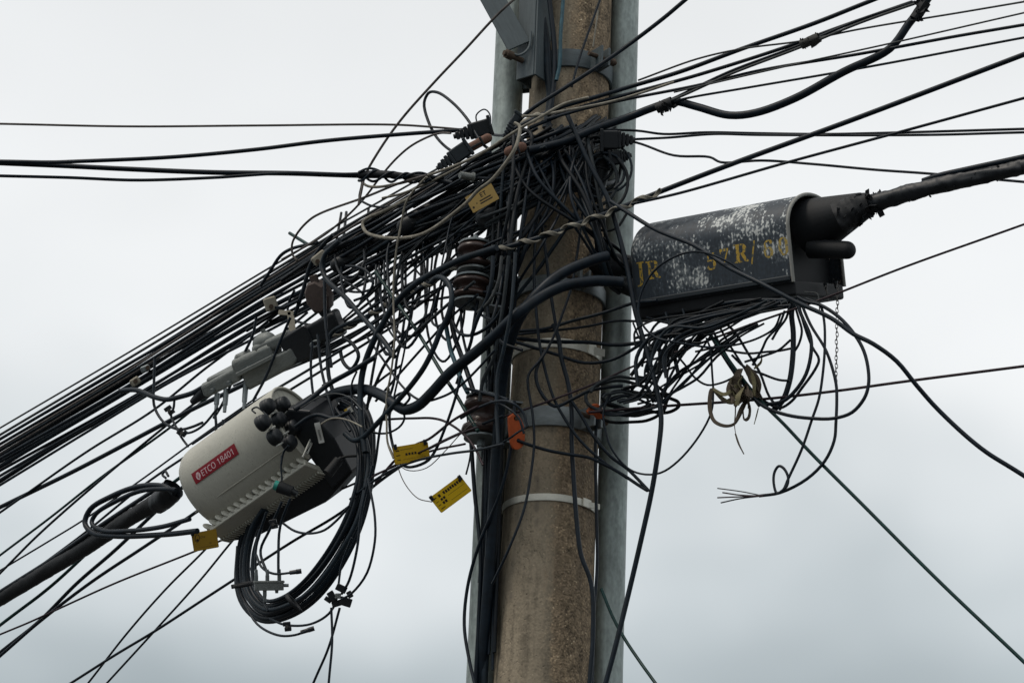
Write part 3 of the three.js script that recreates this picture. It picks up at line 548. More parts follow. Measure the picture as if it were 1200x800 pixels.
function flakes(c, r, n, size, seed) {                                        // torn ends of the tape
  const R = rng(seed), out = [];
  for (let i = 0; i < n; i++) { const t = R(), p = c.getPointAt(t), d = c.getTangentAt(t), a = R() * tau, s = V(0, 1, 0).cross(d).normalize(), up = d.clone().cross(s), nn = s.multiplyScalar(Math.cos(a)).addScaledVector(up, Math.sin(a)); const L = size * (0.4 + R()); const b = new THREE.BoxGeometry(L * (0.7 + R()), L * 1.1, 0.0014); { const bp = b.attributes.position, kx = R() - 0.5, kt = 0.4 + R() * 0.8; for (let v = 0; v < bp.count; v++) if (bp.getY(v) > 0) bp.setX(v, bp.getX(v) * kt + kx * L); } b.translate(0, L * 0.15, 0); b.rotateY(R() * 6); b.rotateZ((R() - 0.5) * 1.6); b.applyQuaternion(new THREE.Quaternion().setFromUnitVectors(V(0, 1, 0), nn.clone().addScaledVector(d, R() - 0.5).normalize())); const q = p.addScaledVector(nn, r * (0.95 + 0.1 * R())); b.translate(q.x, q.y, q.z); out.push(b); }
  return merge(out);
}
{
  const pts = [[985, 256], [1010, 242], [1035, 235], [1090, 220], [1150, 206], [1200, 195]].map(([x, y]) => P(x, y, zb(x) + 0.16)); pts.push(pts[5].clone().addScaledVector(pts[5].clone().sub(pts[4]).normalize(), 6));
  const g = thing('trunk_cable', 'very thick taped black trunk cable running out of the splice box end', 'cable'), m = pxm(pts[2]);
  part('sheath', raggedTube(pts.slice(0, 6), 10.8 * m, 9 * m, 0.42, 3, 200), M.black, g);
  part('far_length', tube(pts.slice(5), 8.8 * m, 2, 16), M.black, g);
  part('tape_collar', raggedTube([P(984, 257, zb(984) + 0.16), P(998, 249, zb(998) + 0.16), P(1020, 239, zb(1020) + 0.16)], 19 * m, 12.5 * m, 0.5, 14, 60), M.blackSoft, g);
  part('torn_tape', merge([flakes(new THREE.CatmullRomCurve3([pts[0], pts[1], pts[2]]), 13 * m, 60, 0.016, 21), flakes(new THREE.CatmullRomCurve3(pts.slice(0, 3)), 9.6 * m, 60, 0.012, 5), flakes(new THREE.CatmullRomCurve3(pts.slice(1, 6)), 8.6 * m, 40, 0.006, 9)]), M.blackSoft, g).userData.kind = 'stuff';
  cable('X', 'k', 7, '0.16,0.17,0.17', [1082, 212, 1100, 206, 1140, 197, 1200, 184], 'black cable lying along the top of the taped trunk cable');
}
{
  const pts = [[198, 581], [186, 587], [150, 608], [105, 638], [60, 665], [0, 701]].map(([x, y]) => P(x, y, zb(Math.max(x, -60)) + 0.45 * x / 200)); pts.push(pts[5].clone().addScaledVector(pts[5].clone().sub(pts[4]).normalize(), 6));
  const m = pxm(pts[2]), g = thing('taped_duct', 'thick taped black duct slanting down and away from the end of the white housing', 'duct');
  part('sheath', raggedTube(pts.slice(0, 6), 9.5 * m, 9.5 * m, 0.16, 8, 130), M.blackSoft, g); part('far_length', tube(pts.slice(5), 9.2 * m, 2, 16), M.blackSoft, g);
  part('collar', raggedTube([P(203, 572, pts[0].z + 0.02), P(196, 580, pts[0].z), P(184, 590, pts[1].z)], 14 * m, 12 * m, 0.2, 2, 30), M.black, g);
  cable('X', 'k', 5, '0.46,0.3,0.05', [195, 565, 150, 594, 105, 624, 60, 655, 0, 693], 'black cable taped along the top of the thick duct');
}

// ------------------------------------------------------------------ black splice box with stencilled letters
{
  const o = P(741, 361, 0.24), e = P(930, 330, 0.56), g = thing('splice_box', 'large weathered black splice box with flaking paint and yellow stencilled letters', 'splice box');
  setFrame(g, o, e.clone().sub(o), V(0, 1, 0).multiplyScalar(0.3).addScaledVector(toCam(o).cross(e.clone().sub(o)).normalize(), 0.7)); const L = e.distanceTo(o);
  const topF = hitLocal(g, 932, 229, 'z', -0.12).y, H = topF, D = 0.30, fy = H * 0.60;
  const prof = []; for (let i = 0; i <= 6; i++) prof.push([0, fy * i / 6]); for (let i = 1; i <= 22; i++) { const a = Math.PI * i / 22; prof.push([-D / 2 + D / 2 * Math.cos(a), fy + (H - fy) * Math.sin(a)]); } for (let i = 5; i >= 0; i--) prof.push([-D, fy * i / 6]);
  const arc = [0]; for (let i = 1; i < prof.length; i++) arc.push(arc[i - 1] + Math.hypot(prof[i][0] - prof[i - 1][0], prof[i][1] - prof[i - 1][1]));
  const AT = arc[arc.length - 1], nu = 40, pos = [], uv = [], idx = [], np = prof.length;
  const cz = -D / 2, cy = H * 0.5;
  for (let i = 0; i <= nu; i++) { const u = i / nu, x = u * L, sh = u < 0.06 ? 1 - 0.13 * (1 - Math.sqrt(1 - (1 - u / 0.06) ** 2)) : 1; for (let j = 0; j < np; j++) { const dn = 0.004 * fbm(u * 5, arc[j] * 6, 2, 3); pos.push(x, cy + (prof[j][1] - cy) * (prof[j][1] > cy ? sh : 1), cz + (prof[j][0] - cz) * sh + dn * Math.sign(prof[j][0] - cz)); uv.push(u, arc[j] / AT); } }
  for (let i = 0; i < nu; i++) for (let j = 0; j < np - 1; j++) { const a = i * np + j, b = a + np; idx.push(a, b, a + 1, b, b + 1, a + 1); }
  const geo = new THREE.BufferGeometry(); geo.setAttribute('position', new THREE.Float32BufferAttribute(pos, 3)); geo.setAttribute('uv', new THREE.Float32BufferAttribute(uv, 2)); geo.setIndex(idx); geo.computeVertexNormals();
  const tw = 1024, th = 1024 * 1.25 | 0, mx = (x) => x / L * tw, my = (y) => th - y / AT * th;   // canvas: x along the box, y up the arc
  const paint = canvasTex(tw, th, (c) => {
    c.fillStyle = '#323b44'; c.fillRect(0, 0, tw, th);
    c.fillStyle = '#c8a440'; c.textBaseline = 'alphabetic';
    const put = (t, px, py, hpx) => { const p = hitLocal(g, px, py, 'z', 0); c.save(); c.translate(mx(p.x), my(p.y)); const hh = (hpx * pxm(o) / AT * th); c.font = `bold ${Math.round(hh * 1.36)}px serif`; c.scale((tw / L) / (th / AT) * 0.92, 1); c.fillText(t, 0, 0); c.fillStyle = '#323b44'; c.restore(); };
    put('J', 748, 329, 22); put('R', 758, 328, 22); put('5', 829, 317, 20); put('7', 844, 312, 20); put('R', 861, 309, 22); put('/', 880, 306, 22); put('6', 895, 303, 21); put('0', 913, 300, 21);
    c.fillStyle = '#323b44'; for (const [px, py] of [[756, 318], [868, 300], [920, 291], [835, 307]]) { const p = hitLocal(g, px, py, 'z', 0); c.fillRect(mx(p.x) - 2, my(p.y) - 60, 4, 120); }   // stencil bridges
    const im = c.getImageData(0, 0, tw, th), d = im.data;
    for (let j = 0; j < th; j++) for (let i = 0; i < tw; i++) {
      const u = i / tw, y = (1 - j / th) * AT, k = (j * tw + i) * 4;
      const a = fbm(u * 7, y * 16, 3.3, 4), f = fbm(u * 75, y * 90, 8.1, 4), s = fbm(u * 60, y * 12, 5.2, 3), w = fbm(u * 3.1 + 4, y * 7, 1.2, 3);
      const band = sstep(0.05, 0.16, y) * (1 - sstep(0.30, 0.40, y)), wear = a * 0.55 + s * 0.42 + f * 0.75 + w * 0.5 + 0.13 * band * (0.4 + 0.8 * u) - 0.03;
      const chip = sstep(0.25, 0.33, wear), veil = 0.62 * sstep(-0.04, 0.34, a * 0.9 + w * 0.8 + f * 0.5 + s * 0.3 + 0.10 * band - 0.05);
      const yl = d[k] - d[k + 2] > 50; let q = 1 + 0.35 * f + 0.2 * s; const loss = sstep(0.06, 0.16, f + s * 0.4);
      for (let z = 0; z < 3; z++) { let v = d[k + z]; const base = [48, 57, 66][z]; v += (base - v) * loss * 0.75; v = v * q; v += ([142, 148, 150][z] - v) * veil * (yl ? 0.4 : 1); v += ([208, 211, 208][z] - v) * chip * (yl ? 0.1 : 0.9); d[k + z] = v; }
      if (y > AT * 0.80) { const rr = sstep(0.1, 0.3, a + f); d[k] += 30 * rr; d[k + 1] += 12 * rr; }
    }
    c.putImageData(im, 0, 0);
  });
  const pm = new THREE.MeshStandardMaterial({ map: paint, roughness: 0.55, side: THREE.DoubleSide });
  part('shell', geo, pm, g);
  // rim at the open end, floor pan, end plate, neck and spare stub
  const rim = (x, r) => tube(prof.map(([z, y]) => V(x, y, z)), r, 2, 8);
  const edge = std([0.42, 0.42, 0.39], 0.7, { map: mottle });
  part('rim', rim(L, 0.0055), edge, g);
  const shp = new THREE.Shape(prof.map(([z, y]) => new THREE.Vector2(-z, y))), plate = new THREE.ExtrudeGeometry(shp, { depth: 0.012, bevelEnabled: false }); plate.rotateY(Math.PI / 2); plate.scale(1, 0.985, 0.97); plate.translate(L - 0.055, 0.001, -0.004); part('end_plate', plate, M.blackSoft, g);
  const lplate = new THREE.ExtrudeGeometry(shp, { depth: 0.01, bevelEnabled: false }); lplate.rotateY(Math.PI / 2); lplate.scale(1, 0.78, 0.78); lplate.translate(0.001, H * 0.03, -D * 0.11); part('end_plate', lplate, M.black, g);
  part('floor_pan', rbox(L * 0.99, 0.045, D * 0.97, 0.008, L * 0.505, -0.016, -D / 2), M.blackSoft, g);
  part('seam_strip', rbox(L * 0.96, 0.016, 0.012, 0.004, L * 0.51, 0.012, 0.007), M.slate, g);
  const c0 = V(L - 0.02, H * 0.64, -D * 0.55), nk = hitLocal(g, 1012, 241, 'z', -D * 0.42);
  part('cable_neck', cyl(c0, nk, 0.088, 0.04, 28), M.blackSoft, g);
  const s0 = hitLocal(g, 950, 291, 'z', -D * 0.4), s1 = hitLocal(g, 993, 293, 'z', -D * 0.4); const sd = s1.clone().sub(s0).normalize();
  const stub = merge([cyl(s0, s1, 0.029, 0.026, 24), new THREE.SphereGeometry(0.026, 20, 12).translate(s1.x, s1.y, s1.z)]); part('port_stub', stub, M.blackSoft, g);
  const n0 = V(0.03, H * 0.36, -D * 0.45), n1 = hitLocal(g, 694, 306, 'z', -D * 0.4); part('entry_sleeve', cyl(n0, n1, 0.052, 0.036, 24), M.black, g);
  const n2 = V(0.02, H * 0.16, -D * 0.3), n3 = hitLocal(g, 726, 332, 'z', -D * 0.2); part('entry_sleeve', cyl(n2, n3, 0.032, 0.026, 24), M.black, g);
  for (const [px, py] of [[942, 340], [968, 336], [980, 334]]) { const b = hitLocal(g, px, py, 'z', -D * 0.5); part('eyelet', cyl(V(b.x, 0.0, b.z), V(b.x, -0.022, b.z), 0.007, 0.004, 8), M.black, g); }
  g.userData.box = null; delete g.userData.box;
  // chains
  const link = new THREE.TorusGeometry(0.0052, 0.0014, 6, 12); link.scale(0.72, 1.5, 1);
  const chain = (px, py0, py1, n, lab) => { const ch = thing('chain', lab, 'chain'); const zc = e.z - 0.06; ch.position.copy(P(px[0], py0, zc)); for (let i = 0; i < n; i++) { const t = i / (n - 1), p = P(px[0] + (px[1] - px[0]) * t + Math.sin(i * 1.7) * 0.4, py0 + (py1 - py0) * t, zc).sub(ch.position); const m = part('link', link, M.steelDark, ch); m.position.copy(p); m.rotation.y = i % 2 ? 1.35 : 0.15; m.rotation.z = Math.sin(i * 2.3) * 0.12; } };
  M.steelDark = std([0.10, 0.095, 0.09], 0.6, { metalness: 0.5 });
  chain([982, 980], 336, 447, 25, 'long thin steel chain hanging straight down from the splice box end');
  chain([968, 971], 338, 350, 4, 'very short piece of chain hanging under the splice box end');
}

// ------------------------------------------------------------------ white amplifier housing
{
  const zc = zb(300) + 0.42, o = P(239, 627, zc - 0.16), e = P(358, 544, zc + 0.13), g = thing('amplifier_housing', 'white finned equipment housing with a red label and black cable glands', 'housing');
  const ex = e.clone().sub(o), up = toCam(o).cross(ex).normalize(); setFrame(g, o, ex, up); const L = ex.length(), m = pxm(o);
  const H = 93 * m, D = 0.21, fy = H * 0.42;
  const cyy = H * 0.44, ry = H * 0.56, a0 = Math.asin(-cyy / ry * 0.93), prof = []; for (let i = 0; i <= 30; i++) { const a = a0 + (Math.PI - 2 * a0) * i / 30; prof.push([D / 2 - D / 2 * Math.cos(a), cyy + ry * Math.sin(a)]); }
  const shp = new THREE.Shape(prof.map(([x, y]) => new THREE.Vector2(x, y)));
  const front = (y) => { const k = Math.max(-1, Math.min(1, (y - cyy) / ry)); return -(D / 2 - D / 2 * Math.sqrt(1 - k * k)); };
  // body: swept section, drawn in at the far end like a cast cap
  const nu = 26, np = prof.length, pos = [], idx = [], uv = [];
  for (let i = 0; i <= nu; i++) { const u = i / nu, x = u * L, sh = (u < 0.16 ? 1 - 0.42 * (1 - Math.sqrt(1 - (1 - u / 0.16) ** 2)) : 1) * (u > 0.97 ? 1 - 0.03 * (u - 0.97) / 0.03 : 1); for (const [zz, y] of prof) { pos.push(x, H * 0.42 + (y - H * 0.42) * sh, -(D / 2 + (zz - D / 2) * sh)); uv.push(u * L * 3, (zz + y) * 3); } }
  for (let i = 0; i < nu; i++) for (let j = 0; j < np - 1; j++) { const a = i * np + j, b = a + np; idx.push(a, b, a + 1, b, b + 1, a + 1); }
  const body = new THREE.BufferGeometry(); body.setAttribute('position', new THREE.Float32BufferAttribute(pos, 3)); body.setAttribute('uv', new THREE.Float32BufferAttribute(uv, 2)); body.setIndex(idx); body.computeVertexNormals();
  const wm = M.white.clone(); wm.side = THREE.DoubleSide;
  wm.map = dataTex(512, 512, (u, v) => { const a = wrapN(u, v, 1.4, 1.4, 2.4, 4), b = wrapN(u, v, 5, 12, 5.1, 3), s = wrapN(u, v, 16, 3, 8.8, 2); let k = 226 + 18 * a + 14 * b; let q = sstep(0.28, 0.55, b + s * 0.5 + a * 0.3); k -= 62 * q + 26 * sstep(0.1, 0.5, s + a * 0.6); return [k, k * 0.985, k * 0.955]; });
  const bd = part('body', body, wm, g);
  const cap = (x, sc) => { const c = new THREE.ExtrudeGeometry(shp, { depth: 0.008, bevelEnabled: true, bevelSize: 0.003, bevelThickness: 0.003, bevelSegments: 2 }); c.rotateY(Math.PI / 2); c.translate(0, -H * 0.42, D / 2); c.scale(1, sc, sc); c.translate(x, H * 0.42, -D / 2); return c; };
  part('end_cap', cap(0.002, 0.57), wm, g); part('end_cap', cap(L - 0.018, 0.955), wm, g);
  part('rim', tube(prof.map(([zz, y]) => V(L - 0.002, H * 0.42 + (y - H * 0.42) * 0.97, -(D / 2 + (zz - D / 2) * 0.97))), 0.0048, 2, 8), wm, g);
  // red label, bent to the housing
  const lab = canvasTex(512, 112, (c, w, h) => {
    c.fillStyle = '#8e1426'; c.fillRect(0, 0, w, h); c.fillStyle = '#e3cdd0'; c.font = '300 82px sans-serif'; c.textBaseline = 'middle';
    c.save(); c.translate(92, 58); c.scale(390 / c.measureText('ETCO 18401').width, 1); c.fillText('ETCO 18401', 0, 0); c.restore();
    c.beginPath(); c.ellipse(58, 56, 24, 36, 0.15, 0, 7); c.fill(); c.strokeStyle = '#8e1426'; c.lineWidth = 3; for (const k of [-12, -4, 4, 12]) { c.beginPath(); c.moveTo(56, 88); c.lineTo(58 + k * 1.5, 30); c.stroke(); } c.fillRect(50, 84, 14, 10);
  });
  { const a = hitLocal(g, 226, 561, 'z', -0.006), b = hitLocal(g, 277, 526, 'z', -0.006), yc = (a.y + b.y) / 2, hh = 6.6 * m, nx = 10, ny = 5, geo = new THREE.PlaneGeometry(1, 1, nx, ny), p = geo.attributes.position;
    for (let i = 0; i < p.count; i++) { const x = a.x + (p.getX(i) + 0.5) * (b.x - a.x), y = yc + p.getY(i) * 2 * hh; p.setXYZ(i, x, y, front(y) + 0.0022); } geo.computeVertexNormals();
    part('label', geo, new THREE.MeshStandardMaterial({ map: lab, roughness: 0.55, side: THREE.DoubleSide }), g, 'red label with pale lettering'); }
  // seam flange and the two rows of cooling fins
  part('flange', rbox(L * 0.97, 0.088, 0.02, 0.004).rotateX(0.85).translate(L * 0.51, -0.022, -0.040), wm, g);
  const fin = new THREE.SphereGeometry(1, 10, 7); fin.scale(0.0065, 0.021, 0.016); fin.rotateX(0.3); fin.rotateZ(0.55); for (let i = 0; i < 16; i++) { const f = part('fin', fin, wm, g); f.position.set(0.02 + (L - 0.035) * i / 15, 0.013, -0.018); }
  const tooth = rbox(0.0045, 0.038, 0.018, 0.001); tooth.rotateX(0.85); tooth.rotateZ(0.3); for (let i = 0; i < 40; i++) { const f = part('comb_fin', tooth, wm, g); f.position.set(0.016 + (L - 0.022) * i / 39, -0.050, -0.058); }
  // black lower half with a wide end plate
  const low = new THREE.Shape([[0.02, -0.045], [L + 0.075, -0.045], [L + 0.075, -0.10], [L * 0.86, -0.128], [0.10, -0.092], [0.02, -0.058]].map(([x, y]) => new THREE.Vector2(x, y))), lg = new THREE.ExtrudeGeometry(low, { depth: D * 0.62, bevelEnabled: true, bevelSize: 0.004, bevelThickness: 0.004, bevelSegments: 2 }); lg.translate(0, 0, -D * 0.95); part('lower_body', lg, M.blackSoft, g);
  const ep = new THREE.Shape([[0, -0.10], [0.085, -0.085], [0.10, 0.02], [0.085, 0.13], [0.03, 0.17], [0, 0.16]].map(([x, y]) => new THREE.Vector2(x, y))), eg = new THREE.ExtrudeGeometry(ep, { depth: 0.15, bevelEnabled: true, bevelSize: 0.006, bevelThickness: 0.006, bevelSegments: 2 }); eg.translate(L - 0.006, -0.005, -D * 1.02); part('end_bracket', eg, M.black, g);
  // glands on the end face, their pixels met with the face plane
  const gp = lathe([[0, 0], [0.021, 0], [0.0215, 0.008], [0.019, 0.010], [0.0205, 0.013], [0.0205, 0.020], [0.018, 0.022], [0.019, 0.026], [0.017, 0.036], [0.008, 0.040], [0, 0.041]], 20); gp.scale(1.2, 0.85, 1.2); gp.rotateZ(-Math.PI / 2);
  for (const [px, py] of [[315, 475], [332, 473], [347, 482], [309, 494], [328, 491], [344, 500], [323, 511], [340, 518]]) { const p = hitLocal(g, px, py, 'x', L + 0.010); const q = part('cable_gland', gp, M.black, g); q.position.set(L - 0.008, p.y, p.z); }
  for (const [px, py] of [[320, 484], [337, 482], [318, 502], [334, 508], [327, 521]]) { const p = hitLocal(g, px, py, 'x', L + 0.006); part('face_rib', rbox(0.012, 0.006, 0.03, 0.002), M.white, g).position.set(L + 0.008, p.y, p.z); }
  for (const k of [0.2, 0.5, 0.8]) { const y = 0.024; part('screw', cyl(V(L * k, y, front(y) - 0.004), V(L * k, y, front(y) + 0.004), 0.0045, 0.0045, 8), M.steel, g); }
  part('seam', tube([0.02, 0.3, 0.6, 0.98].map((k) => V(L * k, H * 0.30, front(H * 0.30) + 0.0002 - (k < 0.1 ? 0.014 : 0))), 0.0014, 6, 6), wm, g);
  // lattice strip beside the face
  const l0 = hitLocal(g, 385, 470, 'x', L + 0.04), l1 = hitLocal(g, 357, 534, 'x', L + 0.02), d = l1.clone().sub(l0), bits = [], w2 = V(0.0, 0, 0.016), N = 8;
  for (const s of [-1, 1]) bits.push(cyl(l0.clone().addScaledVector(w2, s), l1.clone().addScaledVector(w2, s), 0.0032, 0.0032, 6));
  for (let i = 0; i < N; i++) { const a = l0.clone().addScaledVector(d, i / N), b = l0.clone().addScaledVector(d, (i + 1) / N), s = i % 2 ? 1 : -1; bits.push(cyl(a.addScaledVector(w2, s), b.addScaledVector(w2, -s), 0.0024, 0.0024, 6)); }
  part('lattice_strip', merge(bits), M.white, g);
  // things hung about the housing
  const gp2 = (px, py) => P(px, py, zc + 0.16);
  const tl = thing('capped_lead', 'dark capped lead with a teal ring hanging by the fins of the white housing', 'connector'); tl.position.copy(gp2(324, 569)); const rel = (px, py, dz = 0) => P(px, py, zc + 0.16 + dz).sub(tl.position);
  part('cap', cyl(rel(326, 570), rel(342, 576), 7 * m, 6.4 * m, 18), M.blackSoft, tl); part('ring', cyl(rel(321.5, 568), rel(326, 569.7), 5.6 * m, 5.6 * m, 18), M.teal, tl); part('lead', tube([rel(330, 534), rel(329, 548), rel(330, 560), rel(329, 571)], 1.1 * m), K.k, tl); part('tip', cyl(rel(342, 576), rel(348, 579), 4.4 * m, 3.4 * m, 12), M.black, tl);
  const cp = solo('capped_cable_end', merge([cyl(gp2(384, 555), gp2(397, 539), 6.2 * m, 5.6 * m, 18), cyl(gp2(397, 539), gp2(400, 536), 3 * m, 2 * m, 12), tube([gp2(399, 537), gp2(405, 535), gp2(420, 534)], 1.6 * m)]), M.blackSoft, 'stout capped cable end beside the big coil and the white housing', 'connector');
  const wt = canvasTex(64, 192, (c, w, h) => { c.fillStyle = '#dcdcd6'; c.fillRect(0, 0, w, h); c.fillStyle = '#23262a'; for (let i = 0; i < 9; i++) c.fillRect(20, 70 + i * 11, 22, 6); });
  const wtag = new THREE.PlaneGeometry(6.5 * m, 24 * m, 2, 8); { const p = wtag.attributes.position; for (let i = 0; i < p.count; i++) p.setZ(i, 0.006 * Math.sin(p.getY(i) * 60)); wtag.computeVertexNormals(); }
  const wm2 = solo('paper_tag', wtag, new THREE.MeshStandardMaterial({ map: wt, roughness: 0.7, side: THREE.DoubleSide }), 'narrow white paper tag with a black code beside the cable glands', 'tag'); wm2.position.copy(gp2(374, 507)); wm2.quaternion.copy(camera.quaternion); wm2.rotateZ(0.22);
  cables(`
X t 2 0.66|376,497 386,491 398,490 412,494 424,500|pale thin wire tying the white paper tag to the cables
X g 1.4 0.66|352,478 372,466 392,461 410,466 424,480|thin grey wire arching over the white housing end to the little yellow tag
J k 6 0.55,0.3|345,480 358,472 370,462 385,450 410,436 440,418
J k 5 0.5,0.4|346,500 360,490 372,486 392,490 410,482
J k 2.2 0.6|299,484 295,480 300,477 308,482 314,488
N k 2.6 0.6|338,522 332,530 329,545
`);
}

// ------------------------------------------------------------------ yellow tags
function tagPlate(px, py, z, wPx, hPx, rot, tilt, draw, label, col = '#d9ae1b', extra) {
  const o = P(px, py, z), m = pxm(o), w = wPx * m, h = hPx * m, r = Math.min(w, h) * 0.08, s = new THREE.Shape();
  s.moveTo(-w / 2 + r, -h / 2); s.lineTo(w / 2 - r, -h / 2); s.quadraticCurveTo(w / 2, -h / 2, w / 2, -h / 2 + r); s.lineTo(w / 2, h / 2 - r); s.quadraticCurveTo(w / 2, h / 2, w / 2 - r, h / 2); s.lineTo(-w / 2 + r, h / 2); s.quadraticCurveTo(-w / 2, h / 2, -w / 2, h / 2 - r); s.lineTo(-w / 2, -h / 2 + r); s.quadraticCurveTo(-w / 2, -h / 2, -w / 2 + r, -h / 2);
  const g = thing('plastic_tag', label, 'tag'); g.position.copy(o); g.quaternion.copy(camera.quaternion); g.rotateZ(rot); g.rotateY(tilt); g.rotateX(0.12);
  const plate = new THREE.ExtrudeGeometry(s, { depth: 0.0016, bevelEnabled: false }); plate.translate(0, 0, -0.0016);
  part('plate', plate, std(col, 0.55, { map: mottle }), g);
  const fg = new THREE.PlaneGeometry(w * 0.985, h * 0.97, 1, 1); fg.translate(0, 0, 0.0008);
  part('print', fg, new THREE.MeshStandardMaterial({ roughness: 0.55, map: canvasTex(256, Math.round(256 * h / w), (c, W, H) => { c.fillStyle = col; c.fillRect(0, 0, W, H); draw(c, W, H); const R = rng(px * 7 + py); for (let i = 0; i < 260; i++) { c.fillStyle = `rgba(70,52,20,${0.05 + 0.08 * R()})`; c.fillRect(R() * W, R() * H, 1 + R() * 7, 1 + R() * 3); } }) }), g);
  for (const [a, b] of extra || [[-0.42, 0.5], [0.42, 0.5]]) part('tie_head', rbox(0.010, 0.016, 0.010, 0.002, a * w, b * h, 0.002), M.black, g);
  return g;
}
const ink = '#2b2118';
tagPlate(482, 531, zb(482) + 0.31, 42, 21, 0.16, 0.1, (c, W, H) => { c.fillStyle = ink; c.fillRect(18, 26, 26, 9); c.fillRect(52, 26, 90, 3); c.fillRect(16, 62, 30, 7); for (let i = 0; i < 4; i++) c.fillRect(84 + i * 22, 56, 15, 18); c.fillRect(180, 66, 60, 2); c.fillRect(20, 96, 24, 6); c.fillRect(60, 100, 170, 2); }, 'yellow plastic tag with black print lying behind crossing wires beside the tangle');
tagPlate(528, 579, zb(528) + 0.3, 45, 23, 0.64, -0.1, (c, W, H) => { c.fillStyle = ink; c.fillRect(14, 22, 22, 8); c.fillRect(52, 16, 17, 22); for (let i = 0; i < 8; i++) c.fillRect(92 + i * 19, 16 + (i % 3), 14, 21); c.fillRect(14, 54, 22, 4); c.fillRect(52, 48, 16, 17); c.fillRect(72, 47, 17, 18); c.fillRect(110, 60, 130, 2); c.fillRect(14, 80, 22, 5); c.fillRect(50, 74, 16, 19); c.fillRect(70, 73, 16, 20); c.fillRect(16, 108, 34, 6); c.fillRect(110, 100, 130, 2); }, 'bright yellow plastic tag with rows of black print hanging alone from a thin wire', '#f0c516', [[-0.46, 0.42], [0.46, 0.40]]);
tagPlate(240, 633, zb(240) + 0.5, 30, 22, 0.17, 0.25, (c, W, H) => { c.strokeStyle = ink; c.lineWidth = 7; c.beginPath(); c.ellipse(52, 58, 22, 38, 0.2, 0, 7); c.stroke(); c.fillStyle = ink; c.beginPath(); c.arc(50, 76, 12, 0, 7); c.fill(); c.font = '34px sans-serif'; c.fillText('Ola', 82, 66); c.fillRect(50, 158, 180, 3); c.font = '26px sans-serif'; c.fillText('18', 160, 140); }, 'mustard yellow plastic tag hanging under the finned edge of the white housing', '#b08a26', [[-0.46, 0.5]]);
tagPlate(565, 232, zb(565) + 0.24, 36, 21, 0.52, 0.2, (c, W, H) => { c.fillStyle = '#3a3128'; c.font = 'bold 56px sans-serif'; c.fillText('ET', 118, 66); c.font = '20px sans-serif'; c.fillRect(96, 82, 110, 12); c.fillRect(92, 104, 120, 12); c.beginPath(); c.arc(24, 110, 10, 0, 7); c.fill(); c.beginPath(); c.arc(66, 92, 6, 0, 7); c.fill(); }, 'faded tan plastic tag with black letters tucked among the cables beside the upper pole', '#c9a763', []);
tagPlate(408.5, 481, zb(408) + 0.32, 9, 7, 0.55, 0.1, (c, W, H) => { c.fillStyle = '#e4e2d8'; c.fillRect(W * 0.4, 0, W * 0.6, H); c.fillStyle = ink; c.fillRect(W * 0.45, H * 0.3, W * 0.45, 14); c.fillRect(W * 0.45, H * 0.6, W * 0.4, 12); }, 'tiny yellow and white tag on a thin wire above the big coil', '#d8b23a', []);

// ------------------------------------------------------------------ orange clips
function orangeClip(pts, z, label, holes) {
  const o = P(pts[0][0], pts[0][1], z), g = thing('orange_clip', label, 'clip'); g.position.copy(o); g.quaternion.copy(camera.quaternion); g.updateMatrixWorld(true);
  const q = pts.map(([x, y]) => { const p = hitLocal(g, x, y, 'z', 0); return new THREE.Vector2(p.x, p.y); }), s = new THREE.Shape(); s.moveTo(q[0].x, q[0].y); s.splineThru([...q.slice(1), q[0]]);
  for (const [x, y, r] of holes) { const p = hitLocal(g, x, y, 'z', 0), h = new THREE.Path(); h.absarc(p.x, p.y, r * pxm(o), 0, tau, true); s.holes.push(h); }
  const e = new THREE.ExtrudeGeometry(s, { depth: 0.014, bevelEnabled: true, bevelSize: 0.002, bevelThickness: 0.003, bevelSegments: 2, curveSegments: 10 }); e.translate(0, 0, -0.007); g.rotateY(0.25); part('body', e, M.orange, g); return g;
}
{ const g = orangeClip([[596, 489], [604, 485], [611, 494], [614, 506], [613, 520], [606, 526], [600, 522], [597, 505]], 0.285, 'bright orange plastic wire clip hanging on the grey clamp with a wire across it', [[604, 490, 2.6], [607, 516, 2.4]]);
  const p = hitLocal(g, 605, 490, 'z', 0); part('pin', cyl(p.clone().add(V(0, 0, -0.03)), p.clone().add(V(0, 0, 0.012)), 0.006, 0.006, 10), M.rust, g); }
orangeClip([[688, 482], [694, 475], [700, 474], [706, 480], [708, 488], [701, 490], [697, 486], [691, 485]], 0.25, 'small orange plastic clip half hidden where the grey clamp meets the conduit', [[699.5, 478.5, 1.8]]);
cables(`
X k 2.6 0.07|586,520 598,513 606,507 618,500|thin dark wire strapped across the orange clip
`);

